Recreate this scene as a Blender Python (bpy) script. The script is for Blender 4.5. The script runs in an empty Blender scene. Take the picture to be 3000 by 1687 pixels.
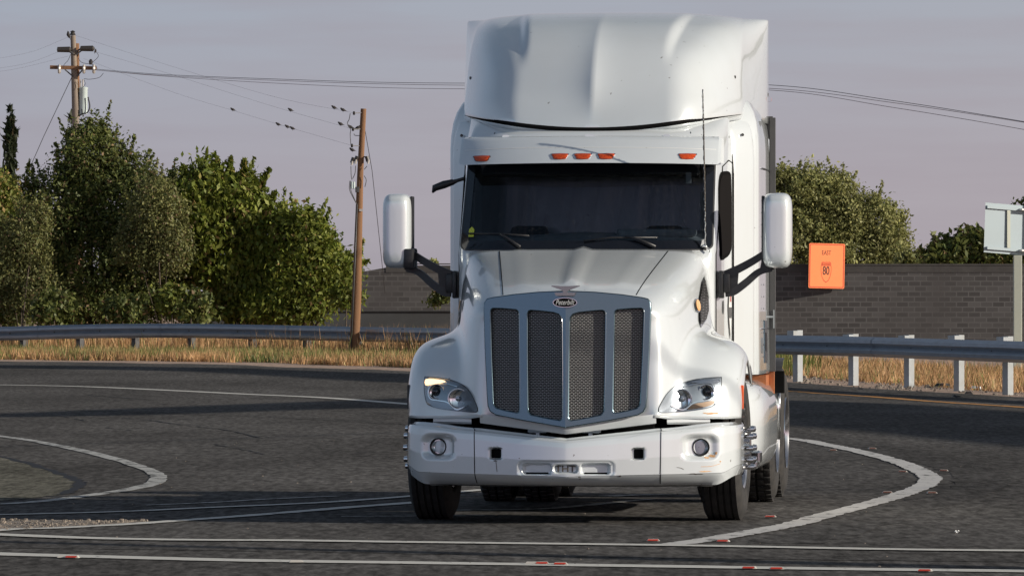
import bpy, bmesh, math, random
import numpy as np
from mathutils import Vector, Matrix
from mathutils.bvhtree import BVHTree
R = math.radians
S = bpy.context.scene
COL = S.collection
random.seed(7)

# ------------------------------------------------------------------ camera, sky, sun, exposure
CAM_H = 1.54
FPX = 18300.0          # focal length in pixels of a 3000 px wide frame
HZ = 900.0             # row of the horizon in that frame
cd = bpy.data.cameras.new('camera')
cam = bpy.data.objects.new('camera', cd); COL.objects.link(cam)
cam.location = (0, 0, CAM_H); cam.rotation_euler = (R(90), 0, 0)
cd.sensor_width = 36.0; cd.lens = 36.0 * FPX / 3000.0
cd.shift_y = (HZ - 843.5) / 3000.0
cd.clip_start = 1.0; cd.clip_end = 8000.0
S.camera = cam

SUN_AZ = 18.0          # degrees from +X towards the camera
SUN_EL = 17.0
sd = Vector((math.cos(R(SUN_AZ)) * math.cos(R(SUN_EL)), -math.sin(R(SUN_AZ)) * math.cos(R(SUN_EL)), math.sin(R(SUN_EL))))
sl = bpy.data.lights.new('sun', 'SUN'); sl.energy = 4.8; sl.angle = R(0.5); sl.color = (1.0, 0.91, 0.79)
so = bpy.data.objects.new('sun', sl); COL.objects.link(so)
so.rotation_euler = sd.to_track_quat('Z', 'Y').to_euler(); so.location = (30, -20, 30)

W = bpy.data.worlds.new('World'); S.world = W; W.use_nodes = True
wn = W.node_tree; wn.nodes.clear()
def WN(t): return wn.nodes.new(t)
wo = WN('ShaderNodeOutputWorld'); bg = WN('ShaderNodeBackground')
sky = WN('ShaderNodeTexSky'); sky.sky_type = 'NISHITA'; sky.sun_disc = False
sky.sun_elevation = R(SUN_EL); sky.sun_rotation = R(90 + SUN_AZ)
sky.dust_density = 3.0; sky.ozone_density = 2.0
tc = WN('ShaderNodeTexCoord'); sp = WN('ShaderNodeSeparateXYZ')
wn.links.new(tc.outputs['Generated'], sp.inputs[0])
rp = WN('ShaderNodeValToRGB')
e = rp.color_ramp.elements
e[0].position = 0.0; e[0].color = (.445, .375, .385, 1)
e[1].position = 1.0; e[1].color = (.055, .08, .12, 1)
for p, c in ((0.02, (.45, .39, .405)), (0.05, (.42, .42, .455)), (.12, (.45, .415, .435)), (.3, (.34, .35, .38)), (.5, (.13, .165, .20))):
    k = e.new(p); k.color = (*c, 1)
wn.links.new(sp.outputs['Z'], rp.inputs[0])
# thin streaky high cloud
mp = WN('ShaderNodeMapping'); mp.inputs['Scale'].default_value = (9, 9, 95)
nz = WN('ShaderNodeTexNoise'); nz.inputs['Scale'].default_value = 2.2; nz.inputs['Detail'].default_value = 5
wn.links.new(tc.outputs['Generated'], mp.inputs[0]); wn.links.new(mp.outputs[0], nz.inputs['Vector'])
cr = WN('ShaderNodeValToRGB'); cr.color_ramp.elements[0].position = .42; cr.color_ramp.elements[1].position = .75
cr.color_ramp.elements[0].color = (0, 0, 0, 1); cr.color_ramp.elements[1].color = (.5, .5, .5, 1)
wn.links.new(nz.outputs[0], cr.inputs[0])
mc = WN('ShaderNodeMix'); mc.data_type = 'RGBA'
mc.inputs['B'].default_value = (.40, .335, .355, 1)
wn.links.new(cr.outputs[0], mc.inputs['Factor']); wn.links.new(rp.outputs[0], mc.inputs['A'])
sc = WN('ShaderNodeVectorMath'); sc.operation = 'SCALE'; sc.inputs['Scale'].default_value = 0.07
wn.links.new(sky.outputs[0], sc.inputs[0])
mx = WN('ShaderNodeMix'); mx.data_type = 'RGBA'; mx.inputs['Factor'].default_value = .95
wn.links.new(sc.outputs[0], mx.inputs['A']); wn.links.new(mc.outputs['Result'], mx.inputs['B'])
# the sky opposite the sun is bluer and a little darker
az = WN('ShaderNodeMapRange'); az.inputs[1].default_value = .35; az.inputs[2].default_value = -.6
wn.links.new(sp.outputs['X'], az.inputs[0])
mt = WN('ShaderNodeMix'); mt.data_type = 'RGBA'; mt.blend_type = 'MULTIPLY'; mt.inputs['B'].default_value = (.62, .80, .98, 1)
wn.links.new(az.outputs[0], mt.inputs['Factor']); wn.links.new(mx.outputs['Result'], mt.inputs['A'])
# hazy glow low in the sky behind the camera, where the sun side is
bh = WN('ShaderNodeMapRange'); bh.inputs[1].default_value = .1; bh.inputs[2].default_value = -.8
wn.links.new(sp.outputs['Y'], bh.inputs[0])
lo = WN('ShaderNodeMapRange'); lo.inputs[1].default_value = .55; lo.inputs[2].default_value = .1
wn.links.new(sp.outputs['Z'], lo.inputs[0])
bm_ = WN('ShaderNodeMath'); bm_.operation = 'MULTIPLY'; wn.links.new(bh.outputs[0], bm_.inputs[0]); wn.links.new(lo.outputs[0], bm_.inputs[1])
mg = WN('ShaderNodeMix'); mg.data_type = 'RGBA'; mg.blend_type = 'MULTIPLY'; pk = WN('ShaderNodeValToRGB'); pk.color_ramp.elements[0].position = .06; pk.color_ramp.elements[0].color = (1, .80, .86, 1); pk.color_ramp.elements[1].position = .26; pk.color_ramp.elements[1].color = (.70, .92, .92, 1)
wn.links.new(sp.outputs['Z'], pk.inputs[0])
ps = WN('ShaderNodeVectorMath'); ps.operation = 'SCALE'; ps.inputs['Scale'].default_value = 2.05
wn.links.new(pk.outputs[0], ps.inputs[0]); wn.links.new(ps.outputs[0], mg.inputs['B'])
wn.links.new(bm_.outputs[0], mg.inputs['Factor']); wn.links.new(mt.outputs['Result'], mg.inputs['A'])
wn.links.new(mg.outputs['Result'], bg.inputs[0]); bg.inputs[1].default_value = 1.0
wn.links.new(bg.outputs[0], wo.inputs[0])
S.view_settings.view_transform = 'Standard'; S.view_settings.look = 'None'
S.view_settings.exposure = 0.12; S.view_settings.gamma = 1.0

# ------------------------------------------------------------------ helpers
def g(x, y):
    t = min(1, max(0, (y - 105) / 45.0)); return 0.25 * t * t * (3 - 2 * t)
def px(u, v, y):          # photo pixel (3000 wide) at depth y -> world
    return Vector(((u - 1500) / FPX * y, y, CAM_H - (v - HZ) / FPX * y))
def gp(u, v):             # photo pixel -> point on the ground
    y = 20.0
    k = (v - HZ) / FPX
    for i in range(40):
        y = (CAM_H - g(0, y)) / k
        if i > 5: y = .5 * y + .5 * (CAM_H - g(0, y)) / k
    return Vector(((u - 1500) / FPX * y, y, g(0, y)))

def tag(o, label=None, cat=None, group=None, kind=None):
    if label: o['label'] = label
    if cat: o['category'] = cat
    if group: o['group'] = group
    if kind: o['kind'] = kind
    return o
def link(name, verts, faces, mat, parent=None, smooth=False, angle=None):
    me = bpy.data.meshes.new(name)
    me.from_pydata([tuple(v) for v in verts], [], [tuple(f) for f in faces])
    me.update()
    if mat is not None: me.materials.append(mat)
    if smooth:
        me.polygons.foreach_set('use_smooth', [True] * len(me.polygons))
        if angle:
            me.set_sharp_from_angle(angle=R(angle))
    o = bpy.data.objects.new(name, me); COL.objects.link(o)
    if parent: o.parent = parent
    return o
def empty(name, loc=(0, 0, 0), rz=0):
    o = bpy.data.objects.new(name, None); COL.objects.link(o); o.location = loc; o.rotation_euler = (0, 0, rz)
    o.empty_display_size = .2
    return o
def copy_tree(o, parent=None):
    c = o.copy(); COL.objects.link(c)
    if parent: c.parent = parent
    for ch in list(o.children): copy_tree(ch, c)
    return c

class MB:
    def __init__(s): s.v = []; s.f = []
    def add(s, vs, fs, M=None):
        b = len(s.v)
        for p in vs:
            p = Vector(p)
            s.v.append(M @ p if M else p)
        s.f += [tuple(b + i for i in f) for f in fs]
        return s
    def box(s, x0, x1, y0, y1, z0, z1, M=None, b=0.0):
        bm = bmesh.new()
        bmesh.ops.create_cube(bm, size=1)
        for v in bm.verts:
            v.co = Vector((x0 + (v.co.x + .5) * (x1 - x0), y0 + (v.co.y + .5) * (y1 - y0), z0 + (v.co.z + .5) * (z1 - z0)))
        if b > 0:
            bmesh.ops.bevel(bm, geom=list(bm.edges), offset=b, segments=2, profile=.5, affect='EDGES')
        bm.verts.index_update()
        s.add([v.co.copy() for v in bm.verts], [[v.index for v in f.verts] for f in bm.faces], M)
        bm.free(); return s
    def tube(s, pts, r, n=8, cap=True):
        pts = [Vector(p) for p in pts]
        rs = r if isinstance(r, (list, tuple)) else [r] * len(pts)
        b = len(s.v); up = None
        for i, p in enumerate(pts):
            d = (pts[min(i + 1, len(pts) - 1)] - pts[max(i - 1, 0)]).normalized()
            if up is None or abs(d.dot(up)) > .95:
                up = Vector((0, 0, 1)) if abs(d.z) < .9 else Vector((1, 0, 0))
            a = d.cross(up).normalized(); c = a.cross(d)
            for k in range(n):
                t = 2 * math.pi * k / n
                s.v.append(p + (a * math.cos(t) + c * math.sin(t)) * rs[i])
        for i in range(len(pts) - 1):
            for k in range(n):
                k2 = (k + 1) % n
                s.f.append((b + i * n + k, b + i * n + k2, b + (i + 1) * n + k2, b + (i + 1) * n + k))
        if cap:
            s.f.append(tuple(b + k for k in range(n))[::-1])
            s.f.append(tuple(b + (len(pts) - 1) * n + k for k in range(n)))
        return s
    def lathe(s, prof, n=32, M=None, axis='x'):      # prof: (along axis, radius)
        vs = []; fs = []
        for a, r in prof:
            for k in range(n):
                t = 2 * math.pi * k / n
                if axis == 'x': vs.append((a, r * math.cos(t), r * math.sin(t)))
                elif axis == 'y': vs.append((r * math.cos(t), a, r * math.sin(t)))
                else: vs.append((r * math.cos(t), r * math.sin(t), a))
        for i in range(len(prof) - 1):
            for k in range(n):
                k2 = (k + 1) % n
                fs.append((i * n + k, i * n + k2, (i + 1) * n + k2, (i + 1) * n + k))
        return s.add(vs, fs, M)
    def prism(s, poly, y0, y1, M=None):               # polygon (x,z) extruded along y
        n = len(poly)
        vs = [(x, y0, z) for x, z in poly] + [(x, y1, z) for x, z in poly]
        fs = [tuple(range(n)), tuple(range(2 * n - 1, n - 1, -1))] + [(i, n + i, n + (i + 1) % n, (i + 1) % n) for i in range(n)]
        return s.add(vs, fs, M)
    def grid(s, rows, skip=None, M=None):
        nv = len(rows); nu = len(rows[0]); fs = []
        for i in range(nv - 1):
            for j in range(nu - 1):
                if skip and skip(i, j): continue
                fs.append((i * nu + j, i * nu + j + 1, (i + 1) * nu + j + 1, (i + 1) * nu + j))
        return s.add([p for r_ in rows for p in r_], fs, M)
    def build(s, name, mat, parent=None, smooth=False, angle=None, fix=True):
        o = link(name, s.v, s.f, mat, parent, smooth, None)
        if fix:
            bm = bmesh.new(); bm.from_mesh(o.data); bmesh.ops.recalc_face_normals(bm, faces=bm.faces); bm.to_mesh(o.data); bm.free()
        if smooth and angle: o.data.set_sharp_from_angle(angle=R(angle))
        return o

def cr1(p0, p1, p2, p3, t):
    return 0.5 * ((2 * p1) + (p2 - p0) * t + (2 * p0 - 5 * p1 + 4 * p2 - p3) * t * t + (3 * p1 - p0 - 3 * p2 + p3) * t ** 3)
def spline(pts, n):
    pts = [Vector(p) for p in pts]; out = []
    m = len(pts)
    for i in range(m - 1):
        p0 = pts[i - 1] if i > 0 else 2 * pts[0] - pts[1]
        p3 = pts[i + 2] if i + 2 < m else 2 * pts[-1] - pts[-2]
        for k in range(n): out.append(cr1(p0, pts[i], pts[i + 1], p3, k / n))
    out.append(pts[-1]); return out
def spline_grid(ctrl, nu, nv):        # ctrl[u][v] -> rows[v][u]
    cols = [spline(c, nv) for c in ctrl]
    return [spline([c[i] for c in cols], nu) for i in range(len(cols[0]))]
def solidify(o, th, off=1.0):
    m = o.modifiers.new('thickness', 'SOLIDIFY'); m.thickness = th; m.offset = off
def sstep(a, b, x):
    t = min(1, max(0, (x - a) / (b - a))); return t * t * (3 - 2 * t)

# ------------------------------------------------------------------ materials
def mat(name, col, rough=.5, metal=0.0, coat=0.0, spec=.5, emit=None, es=0, noise=None, bump=None, alpha=None):
    m = bpy.data.materials.new(name); m.use_nodes = True
    nt = m.node_tree; b = nt.nodes['Principled BSDF']
    b.inputs['Base Color'].default_value = (*col, 1); b.inputs['Roughness'].default_value = rough
    b.inputs['Metallic'].default_value = metal; b.inputs['Coat Weight'].default_value = coat
    b.inputs['Coat Roughness'].default_value = .04; b.inputs['Specular IOR Level'].default_value = spec
    if emit: b.inputs['Emission Color'].default_value = (*emit, 1); b.inputs['Emission Strength'].default_value = es
    tcn = nt.nodes.new('ShaderNodeTexCoord')
    if noise:      # (scale, amount, colour2, detail, vec scale)
        sc_, am, c2 = noise[:3]; vs = noise[3] if len(noise) > 3 else (1, 1, 1)
        mpn = nt.nodes.new('ShaderNodeMapping'); mpn.inputs['Scale'].default_value = vs
        n = nt.nodes.new('ShaderNodeTexNoise'); n.inputs['Scale'].default_value = sc_; n.inputs['Detail'].default_value = 6
        n.inputs['Roughness'].default_value = .65
        rr = nt.nodes.new('ShaderNodeMapRange'); rr.inputs[1].default_value = .35; rr.inputs[2].default_value = .7; rr.inputs[4].default_value = am
        mm = nt.nodes.new('ShaderNodeMix'); mm.data_type = 'RGBA'
        mm.inputs['A'].default_value = (*col, 1); mm.inputs['B'].default_value = (*c2, 1)
        nt.links.new(tcn.outputs['Object'], mpn.inputs[0]); nt.links.new(mpn.outputs[0], n.inputs['Vector'])
        nt.links.new(n.outputs[0], rr.inputs[0]); nt.links.new(rr.outputs[0], mm.inputs['Factor'])
        nt.links.new(mm.outputs['Result'], b.inputs['Base Color'])
    if bump:
        n2 = nt.nodes.new('ShaderNodeTexNoise'); n2.inputs['Scale'].default_value = bump[0]; n2.inputs['Detail'].default_value = 4
        nt.links.new(tcn.outputs['Object'], n2.inputs['Vector'])
        bp = nt.nodes.new('ShaderNodeBump'); bp.inputs['Strength'].default_value = bump[1]; bp.inputs['Distance'].default_value = bump[2] if len(bump) > 2 else .01
        nt.links.new(n2.outputs[0], bp.inputs['Height']); nt.links.new(bp.outputs[0], b.inputs['Normal'])
    return m
M = {}
M['paint'] = mat('white_paint', (.70, .75, .77), .20, .22, 1.0, .5, noise=(2.2, .28, (.62, .63, .61), (1, 1, .35)))
M['paint'].node_tree.nodes['Principled BSDF'].inputs['Coat Roughness'].default_value = .03
def speckle(m, col, scale, lo, hi, amt):
    nt = m.node_tree; b = nt.nodes['Principled BSDF']; src = b.inputs['Base Color'].links[0].from_socket
    tcn = nt.nodes.new('ShaderNodeTexCoord'); n = nt.nodes.new('ShaderNodeTexNoise'); n.inputs['Scale'].default_value = scale; n.inputs['Detail'].default_value = 2
    rr = nt.nodes.new('ShaderNodeMapRange'); rr.inputs[1].default_value = lo; rr.inputs[2].default_value = hi; rr.inputs[4].default_value = amt
    mm = nt.nodes.new('ShaderNodeMix'); mm.data_type = 'RGBA'; mm.inputs['B'].default_value = (*col, 1)
    nt.links.new(tcn.outputs['Object'], n.inputs['Vector']); nt.links.new(n.outputs[0], rr.inputs[0]); nt.links.new(rr.outputs[0], mm.inputs['Factor'])
    nt.links.new(src, mm.inputs['A']); nt.links.new(mm.outputs['Result'], b.inputs['Base Color'])
speckle(M['paint'], (.12, .10, .08), 26, .745, .77, .7)
M['chrome'] = mat('chrome', (.78, .79, .8), .12, 1)
M['satin'] = mat('satin_grille_metal', (.145, .21, .245), .25, 1, noise=(60, .25, (.12, .17, .20)))
M['orn'] = mat('ornament_metal', (.36, .36, .34), .25, 1)
M['amber_dull'] = mat('dull_amber_reflector', (.45, .30, .18), .35)
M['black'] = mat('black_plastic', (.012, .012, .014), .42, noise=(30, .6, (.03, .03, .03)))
M['seam'] = mat('dark_seam', (.01, .01, .01), .8, spec=0)
M['dark_window'] = mat('dark_side_window', (.014, .013, .013), .6, spec=0)
M['frit'] = mat('black_glass_border', (.006, .007, .01), .12, 0, .3)
M['rubber'] = mat('tyre_rubber', (.016, .016, .016), .75, noise=(14, .7, (.05, .045, .04)), bump=(60, .4, .004))
M['alu'] = mat('wheel_aluminium', (.72, .72, .74), .22, 1, noise=(9, .5, (.4, .38, .36)))
M['amber'] = mat('amber_lens', (.36, .03, .006), .25, 0, .2, noise=(90, .6, (.95, .16, .03)))
M['orange_refl'] = mat('orange_reflector', (.9, .13, .03), .3, 0, .4)
M['orange_steel'] = mat('rusty_orange_steel', (.42, .13, .04), .6, noise=(12, .7, (.2, .08, .04)))
M['dark_grey'] = mat('dark_grey_panel', (.06, .06, .062), .5, noise=(3, .5, (.09, .085, .08)))
M['int'] = mat('cab_lining', (.008, .009, .011), .8)
M['dash'] = mat('dashboard_plastic', (.72, .72, .70), .7, noise=(20, .4, (.16, .16, .15)))
M['seat'] = mat('seat_fabric', (.012, .012, .013), .9)
M['bowl'] = mat('reflector_bowl', (.82, .83, .85), .14, 1)
M['housing'] = mat('lamp_housing', (.36, .40, .44), .25, .7)
M['lit_signal'] = mat('lit_turn_signal', (1, .55, .2), .3, emit=(1.0, .66, .36), es=2.0)
M['white'] = mat('white_trim', (.75, .75, .72), .5)
M['rust'] = mat('rust_scrape', (.62, .30, .10), .8, noise=(40, .7, (.66, .52, .36)))
M['scratch'] = mat('dark_scratch', (.10, .085, .07), .8)

def glass(name, tint, gloss_rough=.02, ior=1.45, dirt=0.0):
    m = bpy.data.materials.new(name); m.use_nodes = True; nt = m.node_tree; nt.nodes.clear()
    o = nt.nodes.new('ShaderNodeOutputMaterial'); t = nt.nodes.new('ShaderNodeBsdfTransparent'); gl = nt.nodes.new('ShaderNodeBsdfGlossy')
    t.inputs[0].default_value = (*tint, 1); gl.inputs['Roughness'].default_value = gloss_rough
    fr = nt.nodes.new('ShaderNodeFresnel'); fr.inputs[0].default_value = ior
    mxs = nt.nodes.new('ShaderNodeMixShader')
    nt.links.new(fr.outputs[0], mxs.inputs[0]); nt.links.new(t.outputs[0], mxs.inputs[1]); nt.links.new(gl.outputs[0], mxs.inputs[2])
    last = mxs
    if dirt:
        d = nt.nodes.new('ShaderNodeBsdfDiffuse'); d.inputs[0].default_value = (.55, .55, .5, 1)
        tcn = nt.nodes.new('ShaderNodeTexCoord'); mpn = nt.nodes.new('ShaderNodeMapping'); mpn.inputs['Scale'].default_value = (34, 34, 2.2)
        n = nt.nodes.new('ShaderNodeTexNoise'); n.inputs['Scale'].default_value = 1.6; n.inputs['Detail'].default_value = 8
        rr = nt.nodes.new('ShaderNodeMapRange'); rr.inputs[1].default_value = .56; rr.inputs[2].default_value = .85; rr.inputs[4].default_value = dirt
        nt.links.new(tcn.outputs['Object'], mpn.inputs[0]); nt.links.new(mpn.outputs[0], n.inputs['Vector']); nt.links.new(n.outputs[0], rr.inputs[0])
        m2 = nt.nodes.new('ShaderNodeMixShader')
        nt.links.new(rr.outputs[0], m2.inputs[0]); nt.links.new(mxs.outputs[0], m2.inputs[1]); nt.links.new(d.outputs[0], m2.inputs[2]); last = m2
    nt.links.new(last.outputs[0], o.inputs[0]); return m
M['glass'] = glass('windshield_glass', (.33, .38, .42), .02, 1.5, .035)
M['side_glass'] = glass('side_glass', (.10, .11, .12), .02, 1.15)
M['lens'] = glass('clear_lens', (.95, .96, .97), .04, 1.3, .05)

def mesh_grille():
    m = bpy.data.materials.new('punched_mesh'); m.use_nodes = True; nt = m.node_tree; b = nt.nodes['Principled BSDF']
    tcn = nt.nodes.new('ShaderNodeTexCoord'); s_ = nt.nodes.new('ShaderNodeSeparateXYZ'); c_ = nt.nodes.new('ShaderNodeCombineXYZ')
    nt.links.new(tcn.outputs['Object'], s_.inputs[0]); nt.links.new(s_.outputs['X'], c_.inputs['X']); nt.links.new(s_.outputs['Z'], c_.inputs['Y'])
    br = nt.nodes.new('ShaderNodeTexBrick'); br.offset = .5; br.squash = 1
    br.inputs['Scale'].default_value = 1.0; br.inputs['Brick Width'].default_value = .0275; br.inputs['Row Height'].default_value = .0118
    br.inputs['Mortar Size'].default_value = .0023; br.inputs['Mortar Smooth'].default_value = .55; br.inputs['Bias'].default_value = 0
    br.inputs['Color1'].default_value = (0, 0, 0, 1); br.inputs['Color2'].default_value = (0, 0, 0, 1); br.inputs['Mortar'].default_value = (1, 1, 1, 1)
    nt.links.new(c_.outputs[0], br.inputs['Vector'])
    mm = nt.nodes.new('ShaderNodeMix'); mm.data_type = 'RGBA'; mm.inputs['A'].default_value = (.006, .006, .006, 1); mm.inputs['B'].default_value = (.34, .34, .33, 1)
    nt.links.new(br.outputs['Fac'], mm.inputs['Factor']); nt.links.new(mm.outputs['Result'], b.inputs['Base Color'])
    b.inputs['Roughness'].default_value = .4; b.inputs['Specular IOR Level'].default_value = .3
    nt.links.new(br.outputs['Fac'], b.inputs['Metallic'])
    bp = nt.nodes.new('ShaderNodeBump'); bp.inputs['Distance'].default_value = .006; bp.inputs['Strength'].default_value = .8
    nt.links.new(br.outputs['Fac'], bp.inputs['Height']); nt.links.new(bp.outputs[0], b.inputs['Normal'])
    return m
M['mesh'] = mesh_grille()

def asphalt(name, base, speck):
    m = bpy.data.materials.new(name); m.use_nodes = True; nt = m.node_tree; b = nt.nodes['Principled BSDF']
    tcn = nt.nodes.new('ShaderNodeTexCoord')
    def noise(sc_, det, vs=(1, 1, 1)):
        mpn = nt.nodes.new('ShaderNodeMapping'); mpn.inputs['Scale'].default_value = vs
        n = nt.nodes.new('ShaderNodeTexNoise'); n.inputs['Scale'].default_value = sc_; n.inputs['Detail'].default_value = det
        nt.links.new(tcn.outputs['Object'], mpn.inputs[0]); nt.links.new(mpn.outputs[0], n.inputs['Vector']); return n
    def ramp(src, a, b_, lo, hi):
        r_ = nt.nodes.new('ShaderNodeMapRange'); r_.inputs[1].default_value = a; r_.inputs[2].default_value = b_; r_.inputs[3].default_value = lo; r_.inputs[4].default_value = hi
        nt.links.new(src, r_.inputs[0]); return r_.outputs[0]
    def mul(a, b_):
        q = nt.nodes.new('ShaderNodeMath'); q.operation = 'MULTIPLY'; nt.links.new(a, q.inputs[0]); nt.links.new(b_, q.inputs[1]); return q.outputs[0]
    big = ramp(noise(.35, 5, (1, .35, 1)).outputs[0], .3, .7, .70, 1.22)
    mid = ramp(noise(5, 5, (1, .5, 1)).outputs[0], .3, .7, .85, 1.15)
    fine = ramp(noise(34, 3).outputs[0], .3, .72, .55, 1.55)
    fine2 = ramp(noise(16, 3, (1, .16, 1)).outputs[0], .32, .68, .6, 1.4)
    f = mul(mul(big, mid), mul(fine, fine2))
    v = nt.nodes.new('ShaderNodeVectorMath'); v.operation = 'SCALE'; v.inputs[0].default_value = base
    nt.links.new(f, v.inputs['Scale'])
    sp2 = ramp(noise(60, 1).outputs[0], .68, .74, 0, .5)
    mm = nt.nodes.new('ShaderNodeMix'); mm.data_type = 'RGBA'; mm.inputs['B'].default_value = (*speck, 1)
    nt.links.new(v.outputs[0], mm.inputs['A']); nt.links.new(sp2, mm.inputs['Factor']); nt.links.new(mm.outputs['Result'], b.inputs['Base Color'])
    b.inputs['Roughness'].default_value = .95; b.inputs['Specular IOR Level'].default_value = .02
    bp = nt.nodes.new('ShaderNodeBump'); bp.inputs['Strength'].default_value = .5; bp.inputs['Distance'].default_value = .008
    nt.links.new(noise(45, 3).outputs[0], bp.inputs['Height']); nt.links.new(bp.outputs[0], b.inputs['Normal'])
    return m
M['asphalt'] = asphalt('asphalt', (.090, .086, .082), (.17, .155, .14))
M['track'] = asphalt('polished_asphalt', (.078, .075, .072), (.15, .14, .13))
M['asphalt_old'] = asphalt('older_asphalt', (.125, .12, .098), (.22, .21, .17))
M['tar'] = mat('tar_sealer', (.012, .012, .013), .6, spec=.1)

def roadpaint(name, col, wear):
    m = mat(name, col, .75, spec=.15); nt = m.node_tree; b = nt.nodes['Principled BSDF']
    tcn = nt.nodes.new('ShaderNodeTexCoord'); mpn = nt.nodes.new('ShaderNodeMapping'); mpn.inputs['Scale'].default_value = (2.2, .7, 1)
    n = nt.nodes.new('ShaderNodeTexNoise'); n.inputs['Scale'].default_value = 3; n.inputs['Detail'].default_value = 9; n.inputs['Roughness'].default_value = .75
    rr = nt.nodes.new('ShaderNodeMapRange'); rr.inputs[1].default_value = wear; rr.inputs[2].default_value = wear + .12
    mm = nt.nodes.new('ShaderNodeMix'); mm.data_type = 'RGBA'; mm.inputs['A'].default_value = (*col, 1); mm.inputs['B'].default_value = (.09, .09, .085, 1)
    nt.links.new(tcn.outputs['Object'], mpn.inputs[0]); nt.links.new(mpn.outputs[0], n.inputs['Vector']); nt.links.new(n.outputs[0], rr.inputs[0])
    nt.links.new(rr.outputs[0], mm.inputs['Factor']); nt.links.new(mm.outputs['Result'], b.inputs['Base Color']); return m
M['line'] = roadpaint('white_line_paint', (.55, .54, .50), .58)
M['line_worn'] = roadpaint('worn_white_line_paint', (.42, .42, .40), .48)
M['line_curve'] = roadpaint('scuffed_white_line_paint', (.52, .51, .49), .535)
M['yellow'] = roadpaint('yellow_line_paint', (.50, .24, .07), .52)
M['ground'] = mat('dry_verge_soil', (.42, .31, .245), .95, spec=.1, noise=(1.2, .7, (.34, .25, .19)), bump=(6, .8, .06))
M['gravel'] = mat('gravel', (.15, .13, .11), .95, noise=(9, .9, (.30, .25, .20)), bump=(14, 1, .05))
M['galv'] = mat('galvanised_steel', (.30, .335, .38), .42, .7, noise=(5, .8, (.22, .245, .27), (.6, .6, 3)))
M['galv_post'] = mat('galvanised_post', (.34, .37, .39), .55, .3, noise=(5, .7, (.27, .27, .25)))
M['wood'] = mat('weathered_pole_wood', (.23, .125, .068), .9, spec=.1, noise=(14, .8, (.17, .10, .06), (1, 1, .08)), bump=(30, .5, .01))
M['wood_grey'] = mat('grey_pole_wood', (.27, .22, .17), .9, noise=(14, .8, (.14, .11, .09), (1, 1, .08)))
M['insul'] = mat('porcelain_insulator', (.45, .42, .38), .3)
M['insul_dark'] = mat('dark_insulator', (.04, .035, .03), .35)
M['tank'] = mat('pale_transformer_paint', (.52, .60, .58), .4, noise=(6, .4, (.42, .48, .46)))
M['wire'] = mat('wire', (.26, .20, .21), .6)
M['wire_dark'] = mat('dark_cable', (.03, .03, .035), .6)
M['bird'] = mat('bird_feathers', (.035, .03, .028), .8)
M['sign_orange'] = mat('orange_sign_face', (1.0, .25, .07), .45, noise=(3, .35, (1.0, .29, .09)), emit=None)
M['sign_black'] = mat('sign_black', (.10, .02, .01), .5)
M['sign_brown'] = mat('sign_faded_print', (.60, .075, .02), .5)
M['sign_back'] = mat('sign_back_aluminium', (.32, .39, .42), .5, .1, noise=(2, .5, (.30, .36, .38)))
M['post_paint'] = mat('pale_green_post', (.44, .46, .38), .6, noise=(3, .4, (.38, .40, .33)))
M['marker_d'] = mat('marker_dull_red', (.12, .035, .02), .5)
M['marker_w'] = mat('marker_white', (.5, .47, .42), .5)
M['marker_r'] = mat('marker_red', (.5, .035, .012), .3)
M['concrete'] = mat('weathered_concrete', (.075, .078, .08), .9, spec=.1, noise=(.7, .7, (.05, .05, .05), (1, 1, 2)))

def blockwall():
    m = bpy.data.materials.new('block_masonry'); m.use_nodes = True; nt = m.node_tree; b = nt.nodes['Principled BSDF']
    tcn = nt.nodes.new('ShaderNodeTexCoord'); s_ = nt.nodes.new('ShaderNodeSeparateXYZ'); c_ = nt.nodes.new('ShaderNodeCombineXYZ')
    nt.links.new(tcn.outputs['Object'], s_.inputs[0]); nt.links.new(s_.outputs['X'], c_.inputs['X']); nt.links.new(s_.outputs['Z'], c_.inputs['Y'])
    br = nt.nodes.new('ShaderNodeTexBrick'); br.inputs['Scale'].default_value = 1; br.inputs['Brick Width'].default_value = .40; br.inputs['Row Height'].default_value = .172
    br.inputs['Mortar Size'].default_value = .022; br.inputs['Mortar Smooth'].default_value = .2; br.inputs['Bias'].default_value = -.2
    br.inputs['Color1'].default_value = (.058, .055, .054, 1); br.inputs['Color2'].default_value = (.125, .12, .117, 1); br.inputs['Mortar'].default_value = (.135, .131, .127, 1)
    nt.links.new(c_.outputs[0], br.inputs['Vector'])
    n = nt.nodes.new('ShaderNodeTexNoise'); n.inputs['Scale'].default_value = .55; n.inputs['Detail'].default_value = 7
    nt.links.new(tcn.outputs['Object'], n.inputs['Vector'])
    rr = nt.nodes.new('ShaderNodeMapRange'); rr.inputs[1].default_value = .3; rr.inputs[2].default_value = .7; rr.inputs[3].default_value = .1; rr.inputs[4].default_value = .8
    nt.links.new(n.outputs[0], rr.inputs[0])
    mm = nt.nodes.new('ShaderNodeMix'); mm.data_type = 'RGBA'; mm.inputs['B'].default_value = (.075, .07, .068, 1)
    nt.links.new(rr.outputs[0], mm.inputs['Factor']); nt.links.new(br.outputs['Color'], mm.inputs['A'])
    nt.links.new(mm.outputs['Result'], b.inputs['Base Color']); b.inputs['Roughness'].default_value = .95; b.inputs['Specular IOR Level'].default_value = .1
    return m
M['block'] = blockwall()

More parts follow.
